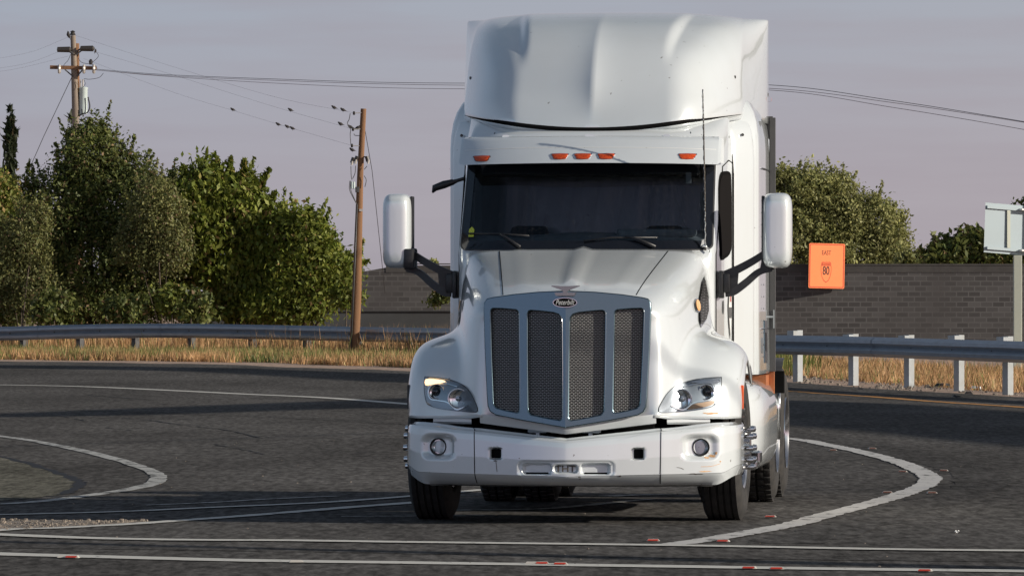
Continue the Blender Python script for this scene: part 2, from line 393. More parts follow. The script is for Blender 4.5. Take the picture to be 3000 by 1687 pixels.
def leafmat(name, c1, c2, c3, dry=.1):
    m = bpy.data.materials.new(name); m.use_nodes = True; nt = m.node_tree; b = nt.nodes['Principled BSDF']
    ge = nt.nodes.new('ShaderNodeNewGeometry'); rp_ = nt.nodes.new('ShaderNodeValToRGB'); e_ = rp_.color_ramp.elements
    e_[0].position = 0; e_[0].color = (*c1, 1); e_[1].position = 1 - dry; e_[1].color = (*c2, 1)
    k_ = e_.new(min(.995, 1 - dry + .02)); k_.color = (*c3, 1)
    nt.links.new(ge.outputs['Random Per Island'], rp_.inputs[0])
    tcn = nt.nodes.new('ShaderNodeTexCoord'); n = nt.nodes.new('ShaderNodeTexNoise'); n.inputs['Scale'].default_value = .8; n.inputs['Detail'].default_value = 3
    nt.links.new(tcn.outputs['Object'], n.inputs['Vector'])
    rr = nt.nodes.new('ShaderNodeMapRange'); rr.inputs[1].default_value = .3; rr.inputs[2].default_value = .7; rr.inputs[3].default_value = .65; rr.inputs[4].default_value = 1.3
    nt.links.new(n.outputs[0], rr.inputs[0])
    v = nt.nodes.new('ShaderNodeVectorMath'); v.operation = 'SCALE'; nt.links.new(rp_.outputs[0], v.inputs[0]); nt.links.new(rr.outputs[0], v.inputs['Scale'])
    nt.links.new(v.outputs[0], b.inputs['Base Color']); b.inputs['Roughness'].default_value = .55; b.inputs['Specular IOR Level'].default_value = .35
    tr = nt.nodes.new('ShaderNodeBsdfTranslucent'); nt.links.new(v.outputs[0], tr.inputs[0])
    ms = nt.nodes.new('ShaderNodeMixShader'); ms.inputs[0].default_value = .32
    nt.links.new(b.outputs[0], ms.inputs[1]); nt.links.new(tr.outputs[0], ms.inputs[2]); nt.links.new(ms.outputs[0], nt.nodes['Material Output'].inputs[0])
    return m
M['leaf_olive'] = leafmat('dull_olive_leaves', (.048, .076, .018), (.19, .205, .055), (.28, .19, .10), .07)
M['leaf_grey'] = leafmat('grey_green_leaves', (.09, .11, .036), (.26, .255, .09), (.19, .13, .07), .08)
M['leaf_bright'] = leafmat('bright_green_leaves', (.085, .125, .014), (.25, .27, .05), (.30, .20, .08), .05)
M['leaf_yellow'] = leafmat('yellow_green_leaves', (.07, .11, .012), (.22, .22, .05), (.40, .27, .10), .15)
M['leaf_soft'] = leafmat('soft_green_leaves', (.16, .18, .06), (.38, .37, .14), (.17, .16, .06), .08)
M['leaf_cypress'] = leafmat('cypress_leaves', (.022, .035, .014), (.05, .06, .026), (.10, .08, .04), .05)
M['grass_dry'] = leafmat('dry_grass', (.30, .165, .07), (.66, .41, .20), (.22, .25, .08), .12)
M['grass_green'] = leafmat('green_weeds', (.10, .14, .03), (.22, .24, .07), (.40, .29, .12), .25)
M['bark'] = mat('bark', (.09, .065, .045), .9, noise=(8, .7, (.05, .04, .03), (1, 1, .2)))

# ------------------------------------------------------------------ setting: ground, road, markings
def edge_y(x):
    P = [(-80, 151), (-12, 147.5), (-7, 142), (-2.2, 132.5), (2, 127), (5.4, 121), (8.7, 105.5), (14, 84), (30, 60), (80, 40)]
    for a, b in zip(P, P[1:]):
        if a[0] <= x <= b[0]:
            t = (x - a[0]) / (b[0] - a[0]); return a[1] + (b[1] - a[1]) * t
    return 50
ys = [-60, 0, 50] + list(np.arange(100, 156, 5)) + [200, 300, 600, 1500, 5000]
xs = [-4000, -1000, -300, -100, -50, -20, 0, 20, 50, 100, 300, 1000, 4000]
tag(MB().grid([[(x, y, g(x, y)) for x in xs] for y in ys]).build('ground', M['ground']), kind='structure')
xs = list(np.linspace(-80, -22, 8)) + list(np.linspace(-20, 22, 85)) + list(np.linspace(25, 80, 8))
rng = random.Random(3)
jit = [0.35 * math.sin(x * 1.7) + .25 * math.sin(x * 4.1 + 1) + .2 * rng.uniform(-1, 1) for x in xs]
rows = []
for k in range(31):
    rows.append([])
    for i, x in enumerate(xs):
        ey = edge_y(x) + jit[i]; y = -20 + (ey + 20) * (k / 30.0)
        rows[-1].append((x, y, g(x, y) + .02))
tag(MB().grid(rows).build('road', M['asphalt']), kind='structure')

def ribbon(name, pts, w, mat_, zoff=.0255, world=False, sub=6, jitter=0.0, wfun=None):
    P = [Vector(p) if world else gp(*p) for p in pts]
    Q = spline(P, sub); rows = [[], []]
    r_ = random.Random(len(pts) * 7 + int(w * 1000))
    for i, q in enumerate(Q):
        d = (Q[min(i + 1, len(Q) - 1)] - Q[max(i - 1, 0)]); d.z = 0; d.normalize(); n = Vector((-d.y, d.x, 0))
        ww = (wfun(i / (len(Q) - 1)) if wfun else 1) * w / 2
        for s_, row in ((-1, rows[0]), (1, rows[1])):
            p = q + n * s_ * (ww + r_.uniform(-1, 1) * jitter); row.append((p.x, p.y, g(p.x, p.y) + zoff))
    return MB().grid(rows).build(name, mat_)
def line(pts, w, mat_='line', z=.0255, **k): return tag(ribbon('road_marking', pts, w, M[mat_], z, **k), kind='structure')
line([(-300, 1127), (0, 1130.5), (256, 1136), (522, 1148), (711, 1157.5), (939, 1168), (1190, 1187), (1500, 1212)], .30)
line([(-400, 1240), (0, 1283), (161, 1309), (332, 1349), (427, 1380), (460, 1397), (461, 1414), (420, 1432), (320, 1450), (142, 1474), (0, 1484.6), (-300, 1500)], .15, 'line_worn', .0255, jitter=.012)
line([(-300, 1591), (0, 1562), (142, 1557), (284, 1550), (403, 1543), (512, 1535), (664, 1524), (815, 1512), (948, 1501), (1043, 1493), (1300, 1474)], .17, 'line', .0265, jitter=.014)
line([(-300, 1523), (0, 1517), (341, 1508), (616, 1495.5), (901, 1483), (1043, 1474), (1200, 1462), (1420, 1442)], .14, 'line', .0275, jitter=.012)
line([(427, 1488), (616, 1480), (806, 1469), (986, 1461)], .09, 'line_worn', .0255, jitter=.014)
line([(2000, 1268), (2318, 1291), (2412, 1307), (2498, 1324), (2583, 1345), (2650, 1366), (2693, 1385), (2722, 1402), (2723, 1418), (2690, 1438), (2626, 1461), (2540, 1486), (2412, 1520), (2327, 1544), (2242, 1561), (2113, 1584), (1985, 1603), (1890, 1607)], .20, 'line_curve', .0265, jitter=.014, sub=14)
line([(-300, 1562), (0, 1576), (284, 1587), (569, 1592), (853, 1593.5), (1200, 1598.4), (1910, 1607), (2199, 1612), (2626, 1620), (3000, 1624), (3400, 1626)], .27, 'line', .0275, jitter=.008)
line([(-300, 1622), (0, 1633), (379, 1643.5), (711, 1652), (1200, 1659), (1900, 1669), (2500, 1678), (3000, 1684), (3400, 1690)], .34, 'line', .0255, jitter=.01)
line([(1300, 1503), (1560, 1500), (1700, 1490), (1900, 1470)], .12, 'line_worn', .026, jitter=.012)
line([(1780, 1462), (1850, 1458), (1960, 1457)], .2, 'line_worn', .026, jitter=.03)
line([(1000, 1522), (1200, 1521), (1420, 1519)], .06, 'line_worn', .027, jitter=.006)
line([(2120, 1137), (2308, 1148.5), (2412, 1156), (2562, 1166), (2737, 1180), (3000, 1197), (3300, 1220)], .26, 'yellow', .026, jitter=.03)
ed = [(-300, 1290), (0, 1344), (100, 1370), (190, 1399), (228, 1416), (232, 1424), (222, 1438), (180, 1456)]
tag(ribbon('pavement_seam', ed, .10, M['tar'], .0245, jitter=.03), kind='structure')
for pts, w in (([(190, 1225), (250, 1237)], .02), ([(360, 1228), (440, 1236), (517, 1247), (640, 1261), (700, 1272), (759, 1287)], .028),
               ([(621, 1306), (711, 1322), (778, 1338)], .02), ([(311, 1257), (390, 1266)], .02), ([(1030, 1334), (1075, 1330)], .03), ([(250, 1160), (320, 1166), (460, 1176)], .03), ([(1100, 1214), (1160, 1220)], .03)):
    tag(ribbon('pavement_crack', pts, w, M['tar'], .025, jitter=.02, sub=12), kind='structure')
for pts, w in (([(1300, 1420), (1700, 1330), (1500, 1270), (900, 1230), (200, 1205), (-300, 1200)], .55), ([(2300, 1600), (2450, 1560), (2750, 1470), (2880, 1420), (2800, 1370), (2500, 1300), (2250, 1262)], .5),
               ([(-300, 1605), (900, 1622), (2000, 1640), (3300, 1655)], .45)):
    tag(ribbon('wheel_track', pts, w, M['track'], .0225, jitter=.05, sub=16), kind='structure')
# gravel gore and dirt shoulders
def patch(name, pts, mat_, z):
    P = [gp(*p) for p in pts]
    o = MB().add([(p.x, p.y, g(p.x, p.y) + z) for p in P], [tuple(range(len(P)))]).build(name, mat_)
    return tag(o, kind='structure')
patch('gravel_gore', [(-400, 1535), (0, 1531), (260, 1533), (430, 1537), (380, 1544), (250, 1551), (120, 1557), (0, 1561), (-400, 1592)], M['gravel'], .0245)

patch('old_pavement', [(-500, 1255), (-300, 1290), (0, 1344), (100, 1370), (190, 1399), (228, 1416), (232, 1424), (222, 1438), (180, 1456), (60, 1470), (-300, 1500), (-500, 1515)], M['asphalt_old'], .0235)
# loose stones on the gore and shoulder (uncountable)
st = MB(); r_ = random.Random(11)
def stone(p, s_):
    vs = [(p.x + math.cos(a) * s_ * r_.uniform(.6, 1), p.y + math.sin(a) * s_ * r_.uniform(.6, 1), p.z + (0 if k < 5 else s_ * .7)) for k, a in enumerate([i * 1.2566 for i in range(5)] + [i * 1.2566 + .4 for i in range(5)])]
    for k in range(5, 10): vs[k] = (p.x + (vs[k][0] - p.x) * .6, p.y + (vs[k][1] - p.y) * .6, vs[k][2])
    st.add(vs, [(0, 1, 6, 5), (1, 2, 7, 6), (2, 3, 8, 7), (3, 4, 9, 8), (4, 0, 5, 9), (5, 6, 7, 8, 9)])
for i in range(700):
    u = r_.uniform(-100, 430); v = r_.uniform(1533, 1533 + 28 * (1 - max(u, 0) / 430) + 3)
    p = gp(u, v); p.z += .02; stone(p, r_.choice([.008, .012, .018, .03 if r_.random() < .15 else .01]))
for i in range(500):
    x = r_.uniform(4.2, 12); y = edge_y(x) + r_.uniform(.3, 9); stone(Vector((x, y, g(x, y))), r_.choice([.02, .03, .05, .09 if r_.random() < .2 else .03]))
for i in range(120):
    x = r_.uniform(-3.5, 6); y = r_.uniform(36, 75); stone(Vector((x, y, .022)), r_.uniform(.004, .011))
tag(st.build('loose_stones', M['gravel'], smooth=False), kind='stuff')

# grass and weeds (uncountable)
def blades(name, area, n, hmin, hmax, mat_, seed, lean=.5, w=.012):
    r = np.random.default_rng(seed); pts = area(r, n)
    V = np.zeros((n * 3, 3)); h = r.uniform(hmin, hmax, n) * r.uniform(.6, 1, n); a = r.uniform(0, 6.283, n)
    lx = r.normal(0, lean, n) * h * .5; ly = r.normal(0, lean, n) * h * .5
    V[0::3] = pts + np.stack([np.cos(a) * w, np.sin(a) * w, 0 * a], 1)
    V[1::3] = pts - np.stack([np.cos(a) * w, np.sin(a) * w, 0 * a], 1)
    V[2::3] = pts + np.stack([lx, ly, h], 1)
    me = bpy.data.meshes.new(name); me.vertices.add(n * 3); me.vertices.foreach_set('co', V.ravel())
    me.loops.add(n * 3); me.loops.foreach_set('vertex_index', np.arange(n * 3)); me.polygons.add(n)
    me.polygons.foreach_set('loop_start', np.arange(n) * 3); me.polygons.foreach_set('loop_total', np.full(n, 3)); me.update(calc_edges=True)
    me.materials.append(mat_); o = bpy.data.objects.new(name, me); COL.objects.link(o); return tag(o, kind='stuff')
GY = np.vectorize(lambda x, y: g(x, y)); EY = np.vectorize(edge_y)
def clumped(x0, x1, d0, d1, cl, sp_, bias=1.0):
    def f(r, n):
        cx = r.uniform(x0, x1, cl); cyo = d0 + (d1 - d0) * r.uniform(0, 1, cl) ** bias
        i = r.integers(0, cl, n); x = cx[i] + r.normal(0, sp_, n); y = EY(np.clip(x, -79, 79)) + cyo[i] + r.normal(0, sp_, n)
        y = np.maximum(y, EY(np.clip(x, -79, 79)) + d0)
        return np.stack([x, y, GY(x, y) - .01], 1)
    return f
blades('dry_grass', clumped(-22, 1.5, 5.5, 16, 620, .26), 56000, .10, .36, M['grass_dry'], 1, .5, .016)
blades('dry_grass', clumped(-22, 1.5, 20, 33, 700, .35), 24000, .3, .95, M['grass_dry'], 2, .35, .018)
blades('green_weeds', clumped(-22, 1.5, 7, 17, 230, .4), 20000, .15, .45, M['grass_green'], 3, .45, .016)
blades('dry_grass', clumped(3.0, 14, 7.0, 34, 700, .35), 30000, .10, .34, M['grass_dry'], 4, .7, .014)
blades('green_weeds', lambda r, n: (lambda x, y: np.stack([x, y, GY(x, y)], 1))(5.3 + r.normal(0, .4, n), 131 + r.normal(0, 1.0, n)), 4000, .3, .8, M['grass_green'], 5, .5, .02)

# ------------------------------------------------------------------ walls, rails
def gtop(z, y): return z
# masonry wall behind the road: left end is ramped
wt = [(-7.5, 2.05), (-5.4, 2.35), (-5.0, 2.72), (-4.2, 2.86), (-2.0, 2.92), (0, 2.93), (4, 2.95), (8.9, 2.96), (8.93, 2.93), (22, 2.93)]
WY = 208.0
wv = MB()
for (xa, za), (xb, zb) in zip(wt, wt[1:]):
    wv.add([(xa, WY, 0), (xb, WY, 0), (xb, WY, zb), (xa, WY, za), (xa, WY + .25, 0), (xb, WY + .25, 0), (xb, WY + .25, zb), (xa, WY + .25, za)],
           [(0, 1, 2, 3), (3, 2, 6, 7), (5, 4, 7, 6)])
wv.add([(-7.5, WY, 0), (-7.5, WY, 2.05), (-7.5, WY + .25, 2.05), (-7.5, WY + .25, 0)], [(0, 1, 2, 3)])
wo_ = wv.build('block_wall', M['block'])
tag(wo_, 'long dark grey concrete block wall behind the orange sign and guardrails', 'wall')
cp = MB().box(8.95, 22, WY - .04, WY + .29, 2.93, 2.985)
cp.box(-4.0, 8.9, WY - .04, WY + .29, 2.965, 3.0)
cp.box(-4.2, 22, WY - .02, WY - .003, 2.70, 2.93)
cp.build('coping', mat('dark_coping', (.062, .058, .055), .95, spec=.1, noise=(1.5, .8, (.09, .085, .08))), wo_)
lw = MB()
lw.box(-9.5, -1.0, 189, 189.5, 0, 1.54 - 12 / FPX * 189).box(-9.5, -1.0, 188.93, 189.57, 1.54 - 12 / FPX * 189, 1.54 - 12 / FPX * 189 + .035)
tag(lw.build('barrier_wall', M['concrete']), 'low weathered grey concrete barrier in front of the block wall, left of the truck', 'wall')

WB = [(0, 0), (.05, -.075), (.10, -.08), (.155, -.012), (.21, -.08), (.26, -.075), (.31, 0)]
def guardrail(path, hb, label, posts, name='guardrail', pmat='galv_post', splices=()):
    root = empty(name, path[len(path) // 2])
    org = Vector(root.location)
    Q = spline(path, 8); prof = [(a * hb / .31, b) for a, b in WB]
    rows = []; back = []
    for i, q in enumerate(Q):
        d = (Q[min(i + 1, len(Q) - 1)] - Q[max(i - 1, 0)]); d.z = 0; d.normalize(); n = Vector((-d.y, d.x, 0))
        if n.y < 0: n = -n
        rows.append([q - org + n * b + Vector((0, 0, a - hb)) for a, b in prof])
        back.append([q - org + n * (b + .006) + Vector((0, 0, a - hb)) for a, b in prof])
    mb = MB().grid(rows).grid(back)
    rail = mb.build('rail', M['galv'], root)
    for p, w_, zt in posts:
        p = Vector(p) - org
        Mx = Matrix.Translation(p) @ Matrix.Rotation(R(-38), 4, 'Z')
        pm = MB()
        zt -= org.z
        zg = -p.z * 0
        # C section post: web and two flanges
        pm.box(-w_ / 2, w_ / 2, -.004, .004, 0, zt - p.z, Mx).box(-w_ / 2 - .008, -w_ / 2, -.004, .17, 0, zt - p.z, Mx).box(w_ / 2, w_ / 2 + .008, -.004, .17, 0, zt - p.z, Mx)
        po = pm.build('post', M[pmat], root)
        MB().box(-w_ / 2 - .03, w_ / 2 + .03, -.17, -.008, zt - p.z - .36, zt - p.z - .01, Mx, b=.012).build('spacer_block', M[pmat], po)
    for i, q in enumerate(Q):
        if i % 4 == 1:
            MB().lathe([(-.10, .001), (-.10, .022), (-.07, .022)], 8, Matrix.Translation(q - org + Vector((0, .06, -hb / 2))), 'y').build('bolt', M['insul_dark'], rail)
    for i in splices:
        d = (Q[i + 1] - Q[i]).normalized()
        rws = []
        for q in (Q[i], Q[i] + d * .28):
            n = Vector((-d.y, d.x, 0)); n = n if n.y > 0 else -n
            rws.append([q - org + n * (b - .008) + Vector((0, 0, a - hb)) for a, b in prof])
        MB().grid(rws).build('splice', M['galv'], rail)
    return tag(root, label, 'guardrail')
lp = [px(u, v, y) for u, v, y in [(-500, 958, 170), (-200, 958, 169), (0, 957, 168), (260, 950, 166), (520, 948, 164), (800, 952, 161), (1040, 957, 158), (1300, 961, 154), (1600, 966, 149)]]
lposts = []
for q in spline(lp, 8)[3::5]:
    lposts.append(((q.x, q.y + .25, g(q.x, q.y)), .12, q.z - .02))
guardrail(lp, .37, 'long galvanised steel guardrail running along the far left verge in front of the bushes', lposts, splices=(9, 19, 30, 41, 52), pmat='dark_grey')
rp_ = [px(u, v, y) for u, v, y in [(2040, 974, 126), (2265, 981, 121.3), (2520, 986, 116.6), (2760, 993, 111.5), (3000, 1000, 106.8), (3300, 1012, 101), (3700, 1030, 94)]]
rposts = []
for u, v, vt in [(2330, 1119, 967), (2493, 1129, 978), (2656, 1135, 981), (2802, 1146, 981), (2945, 1157, 985), (3150, 1170, 990)]:
    p = gp(u, v); rposts.append(((p.x, p.y, g(p.x, p.y)), .10, CAM_H - (vt - HZ) / FPX * p.y))
guardrail(rp_, .37, 'galvanised guardrail on exposed steel posts right of the truck, below the orange sign', rposts, splices=(17, 35))

# ------------------------------------------------------------------ signs
def text(name, body, size, mat_, parent, loc, rot=(R(90), 0, 0), ext=.002, shear=0, sx=1.0, al='CENTER', bev=0):
    c = bpy.data.curves.new(name, 'FONT'); c.body = body; c.size = size; c.extrude = ext; c.align_x = al; c.align_y = 'CENTER'; c.shear = shear
    c.bevel_depth = bev
    o = bpy.data.objects.new(name, c); COL.objects.link(o)
    dg = bpy.context.evaluated_depsgraph_get(); me = bpy.data.meshes.new_from_object(o.evaluated_get(dg))
    bpy.data.objects.remove(o); o = bpy.data.objects.new(name, me); COL.objects.link(o); me.materials.clear(); me.materials.append(mat_)
    o.parent = parent; o.location = loc; o.rotation_euler = rot; o.scale = (sx, 1, 1); return o
def rrect(x0, x1, z0, z1, r, n=5):
    P = []
    for cx, cz, a0 in ((x1 - r, z1 - r, 0), (x0 + r, z1 - r, 90), (x0 + r, z0 + r, 180), (x1 - r, z0 + r, 270)):
        for k in range(n + 1):
            a = R(a0 + 90 * k / n); P.append((cx + r * math.cos(a), cz + r * math.sin(a)))
    return P
def ring(mb, outer, inner, y0, y1, M_=None):
    n = len(outer)
    vs = [(x, y0, z) for x, z in outer] + [(x, y0, z) for x, z in inner] + [(x, y1, z) for x, z in outer] + [(x, y1, z) for x, z in inner]
    fs = []
    for i in range(n):
        j = (i + 1) % n
        fs += [(i, j, n + j, n + i), (2 * n + i, 3 * n + i, 3 * n + j, 2 * n + j), (i, 2 * n + i, 2 * n + j, j), (n + i, n + j, 3 * n + j, 3 * n + i)]
    return mb.add(vs, fs, M_)
SY = 207.65
sg = empty('road_sign', px(2422, 779, SY)); sg.rotation_euler = (0, R(1.2), R(20)); hw, hh = .645, .745
tag(sg, 'square bright orange road sign with a route shield reading 80, standing against the block wall', 'road sign')
MB().prism(rrect(-hw, hw, -hh, hh, .05), -.006, .006).build('sign_panel', M['sign_orange'], sg)
b_ = MB(); ring(b_, rrect(-hw + .02, hw - .02, -hh + .02, hh - .02, .045), rrect(-hw + .055, hw - .055, -hh + .055, hh - .055, .03), -.010, -.0065)
b_.build('border', M['sign_brown'], sg)
text('lettering', 'EAST', .21, M['sign_black'], sg, (-.02, -.008, .43), sx=.72)
text('lettering', '80', .40, M['sign_black'], sg, (-.02, -.008, -.17), sx=.62, bev=.004)
def shield(k):
    P = [(-.165, .20), (-.12, .235), (-.06, .215), (0, .235), (.06, .215), (.12, .235), (.165, .20), (.19, .05), (.185, -.12), (.15, -.28), (.09, -.40), (0, -.47), (-.09, -.40), (-.15, -.28), (-.185, -.12), (-.19, .05)]
    return [(-.02 + x * k, -.09 + z * k) for x, z in P]
sh = MB(); ring(sh, shield(1), shield(.93), -.010, -.0065); sh.build('shield', M['sign_brown'], sg)
MB().box(-.185, .145, -.0095, -.0065, .0, .105).build('shield_bar', M['sign_brown'], sg)
text('lettering', 'INTERSTATE', .062, M['sign_orange'], sg, (-.02, -.012, .052), sx=.85)
br_ = MB(); br_.box(-.04, .04, .007, .05, -hh + .1, hh - .1).box(-.4, .4, .051, .098, .05, .11).box(-.4, .4, .051, .098, -.31, -.25)
br_.build('wall_bracket', M['galv_post'], sg)

BY = 132.0
def bp(u, v): return px(u, v, BY)
sb = empty('sign_board', bp(3010, 986)); o0 = Vector(sb.location)
tag(sb, 'back of a pale aluminium road sign on a square green-grey post at the right edge', 'road sign')
def Bp(u, v, dy=0): p = bp(u, v) - o0; return Vector((p.x, p.y + dy, p.z))
mb = MB()
c = [Bp(2884, 594, -.3), Bp(3120, 611, .5), Bp(3116, 757, .5), Bp(2879, 739, -.3)]
c2 = [p + Vector((.01, .02, 0)) for p in c]
mb.add(c + c2, [(0, 1, 2, 3), (7, 6, 5, 4), (0, 4, 5, 1), (1, 5, 6, 2), (2, 6, 7, 3), (3, 7, 4, 0)]).build('sign_panel', M['sign_back'], sb)
dvec = (c[1] - c[0]).normalized(); nn = Vector((dvec.y, -dvec.x, 0)).normalized()
def bar(v0, v1, a, b, t, name, m_, off=0.0):
    P = [];
    for s_, vv in ((a, v0), (b, v0), (b, v1), (a, v1)):
        z = c[0].z + (c[3].z - c[0].z) * vv + (c[1].z - c[0].z) * s_
        p = c[0] + (c[1] - c[0]) * s_; P.append(Vector((p.x, p.y, z)))
    vs = [p + nn * (off + .003) for p in P] + [p + nn * (off + t) for p in P]
    return MB().add(vs, [(0, 3, 2, 1), (4, 5, 6, 7), (0, 1, 5, 4), (1, 2, 6, 5), (2, 3, 7, 6), (3, 0, 4, 7)]).build(name, m_, sb)
bar(.06, .115, .01, 1, .05, 'rail', M['sign_back']); bar(.885, .94, .01, 1, .05, 'rail', M['sign_back'])
bar(.12, .88, .27, .31, .035, 'stiffener', M['post_paint']); bar(.12, .88, .655, .70, .035, 'stiffener', M['post_paint'])
bar(.07, .105, .42, 1.0, .12, 'clamp', M['white'], .05); bar(.895, .93, .42, 1.0, .12, 'clamp', M['white'], .05)
pa = Bp(2981, 748); zb = -o0.z + .05
MB().box(pa.x - .088, pa.x + .088, -.09, .09, zb, pa.z, b=.01).build('post', M['post_paint'], sb)
MB().box(pa.x + .2, pa.x + .38, .05, .2, zb, c[0].z + .05, b=.01).build('post', M['post_paint'], sb)

# ------------------------------------------------------------------ power poles, wires, birds
def pole(name, base, top, r0, r1, label, m_='wood'):
    o = empty(name, base); d = Vector(top) - Vector(base)
    ln = [Vector((0, 0, -.3)), d * .25 + Vector((.02, 0, 0)), d * .5, d * .75 - Vector((.015, 0, 0)), d]
    MB().tube(ln, [r0, r0 * .95 + r1 * .05, (r0 + r1) / 2, r1 * 1.1, r1], 14).build('shaft', M[m_], o, True, 60)
    return tag(o, label, 'utility pole'), d
Y1 = 205.0
p1b = Vector((px(230, 900, Y1).x, Y1, .25)); p1t = px(222, 128, Y1)
P1, d1 = pole('utility_pole', p1b, p1t, .16, .115, 'tall wooden utility pole with crossarm and grey transformer rising behind the left tree')
o1 = p1b
def q1(u, v, dy=0): p = px(u, v, Y1 + dy) - o1; return p
MB().tube([q1(224, 420, -.2), q1(214, 105, -.2)], [.13, .085], 12).build('extension_shaft', M['wood_grey'], P1, True, 60)
MB().box(-.78, .74, -.32, -.20, -.06, .06, Matrix.Translation(q1(218, 200)) @ Matrix.Rotation(R(1.2), 4, 'Y')).build('crossarm', M['wood'], P1)
for a, b in (((190, 204), (214, 225)), ((243, 204), (226, 224))): MB().tube([q1(*a, -.33), q1(*b, -.33)], .025, 6).build('brace', M['dark_grey'], P1)
for a, b in (((192, 145), (216, 160)), ((196, 148), (214, 156)), ((246, 143), (224, 160)), ((240, 142), (222, 152))): MB().tube([q1(*a, -.3), q1(*b, -.3)], .03, 6).build('insulator_arm', M['dark_grey'], P1)
for u, v in ((188, 146), (256, 143)):
    MB().lathe([(-.24, .02), (-.22, .09), (.18, .10), (.24, .03)], 10, Matrix.Translation(q1(u, v, -.3))).build('insulator', M['insul_dark'], P1, True, 40)
for u in (174, 246, 275):
    MB().lathe([(-.05, .02), (-.045, .13), (.0, .16), (.045, .13), (.05, .02)], 12, Matrix.Translation(q1(u, 203, -.4))).build('insulator', M['insul'], P1, True, 40)
MB().lathe([(0, .06), (.01, .10), (.1, .06), (.12, .09), (.16, .01)], 10, Matrix.Translation(q1(213, 104, -.2)), 'z').build('insulator', M['insul_dark'], P1, True, 40)
MB().lathe([(0, .05), (.10, .07), (.18, .03)], 8, Matrix.Translation(q1(266, 190, -.3)), 'z').build('insulator', M['insul_dark'], P1, True, 40)
tk = MB().lathe([(-.42, .01), (-.42, .135), (.40, .14), (.42, .155), (.44, .155), (.47, .10), (.48, .01)], 20, Matrix.Translation(q1(244, 297, -.15)), 'z').build('transformer', M['tank'], P1, True, 40)
bu = MB()
for u in (236, 243): bu.lathe([(0, .035), (.12, .045), (.24, .025), (.46, .02), (.47, .001)], 8, Matrix.Translation(q1(u, 275, -.15)), 'z')
bu.build('bushing', M['insul'], tk, True, 40)
cbl = MB().tube(spline([q1(258, 285, -.3), q1(263, 312, -.3), (q1(256, 330, -.3)), q1(240, 335, -.3), q1(226, 344, -.15)], 6), .025, 6)
cbl.tube(spline([q1(240, 320, -.3), q1(241, 333, -.3)], 3), .02, 6); cbl.build('cable', M['wire_dark'], P1, True)
MB().tube([q1(229, 345, -.22), q1(232, 460, -.22)], .05, 8).build('riser_conduit', M['galv_post'], P1, True)
MB().box(-.03, .08, -.14, -.125, -.09, .09, Matrix.Translation(q1(224, 263))).build('pole_tag', mat('yellow_tag', (.6, .35, .08), .6), P1)
gu = MB().tube([q1(211, 225, -.1), q1(128, 400, -2), q1(75, 520, -3)], .012, 5); gu.build('guy_wire', M['wire_dark'], P1)
jm = MB()
for pp in ([(207, 160), (199, 178), (188, 190), (186, 200)], [(228, 170), (240, 184), (262, 188), (280, 193), (285, 204)], [(303, 215), (290, 228), (262, 233), (246, 232), (250, 246), (241, 258)], [(280, 150), (288, 166), (268, 186)]):
    MB().tube(spline([q1(*p, -.4) for p in pp], 5), .008, 4).build('jumper_wire', M['wire_dark'], P1)

Y2 = 158.0
p2b = gp(1035, 1050); Y2 = p2b.y; p2t = px(1065, 319, Y2)
P2, d2 = pole('utility_pole', p2b, p2t, .125, .072, 'short brown wooden utility pole leaning right beside the left guardrail, birds on its wires')
o2 = p2b
def q2(u, v, dy=0): return px(u, v, Y2 + dy) - o2
for (u, v), (ue, ve) in (((1037, 332), (1059, 331)), ((1034, 379), (1057, 379)), ((1031, 427), (1055, 428))):
    MB().lathe([(-.04, .02), (-.035, .055), (0, .065), (.035, .055), (.04, .02)], 12, Matrix.Translation(q2(u, v, -.05)) @ Matrix.Scale(.75, 4)).build('insulator', M['insul_dark'], P2, True, 40)
    MB().tube([q2(u, v, -.05), q2(ue, ve, -.05)], .012, 6).build('bracket', M['insul'], P2)
for u, v in ((1030, 478), (1041, 474), (1078, 474)):
    MB().tube([q2(u + 6 if u < 1060 else u - 4, v - 16, -.1), q2(u, v, -.1)], [.05, .045], 8).tube([q2(u, v - 14, -.1), q2(1060, v - 14, -.02)], .018, 6).build('fuse_cutout', M['insul_dark'], P2, True, 50)
    MB().tube([q2(u + 2, v - 6, -.15), q2(u, v + 6, -.15)], .028, 8).build('fuse_holder', M['insul'], P2, True, 50)
ar = MB()
for u in (1031, 1037): ar.lathe([(-.09, .02), (-.08, .03), (.08, .03), (.09, .02)], 10, Matrix.Translation(q2(u, 543, -.1)), 'z')
ar.build('arrester', M['tank'], P2, True, 40)
MB().box(-.05, .05, -.12, .02, -.07, .07, Matrix.Translation(q2(1047, 556)), b=.01).build('terminal_box', M['dark_grey'], P2)
MB().box(-.045, .045, -.115, -.09, -.03, .03, Matrix.Translation(q2(1058, 616))).build('pole_tag', M['insul'], P2)
jm = MB()
for pp in ([(1026, 333), (1023, 350), (1018, 362), (1027, 380), (1026, 395), (1028, 425)], [(1037, 392), (1040, 397), (1056, 398)], [(1028, 487), (1029, 515), (1031, 527)], [(1042, 486), (1040, 508), (1033, 524)],
           [(1025, 530), (1024, 555), (1035, 580), (1045, 598)], [(1028, 530), (1027, 553), (1038, 582), (1046, 600)], [(1075, 487), (1067, 497)], [(1067, 515), (1073, 528), (1069, 548)]):
    MB().tube(spline([q2(*p, -.12) for p in pp], 5), .009, 4).build('jumper_wire', M['wire_dark'], P2)
MB().tube([q2(1046, 600, -.1), q2(1040, 760, -.12), q2(1028, 1030, -.14)], .022, 6).build('riser_conduit', M['dark_grey'], P2, True)
MB().tube([q2(1070, 385, .05), q2(1090, 500, 2), q2(1119, 770, 6), q2(1128, 860, 8)], .008, 5).build('guy_wire', M['wire_dark'], P2)

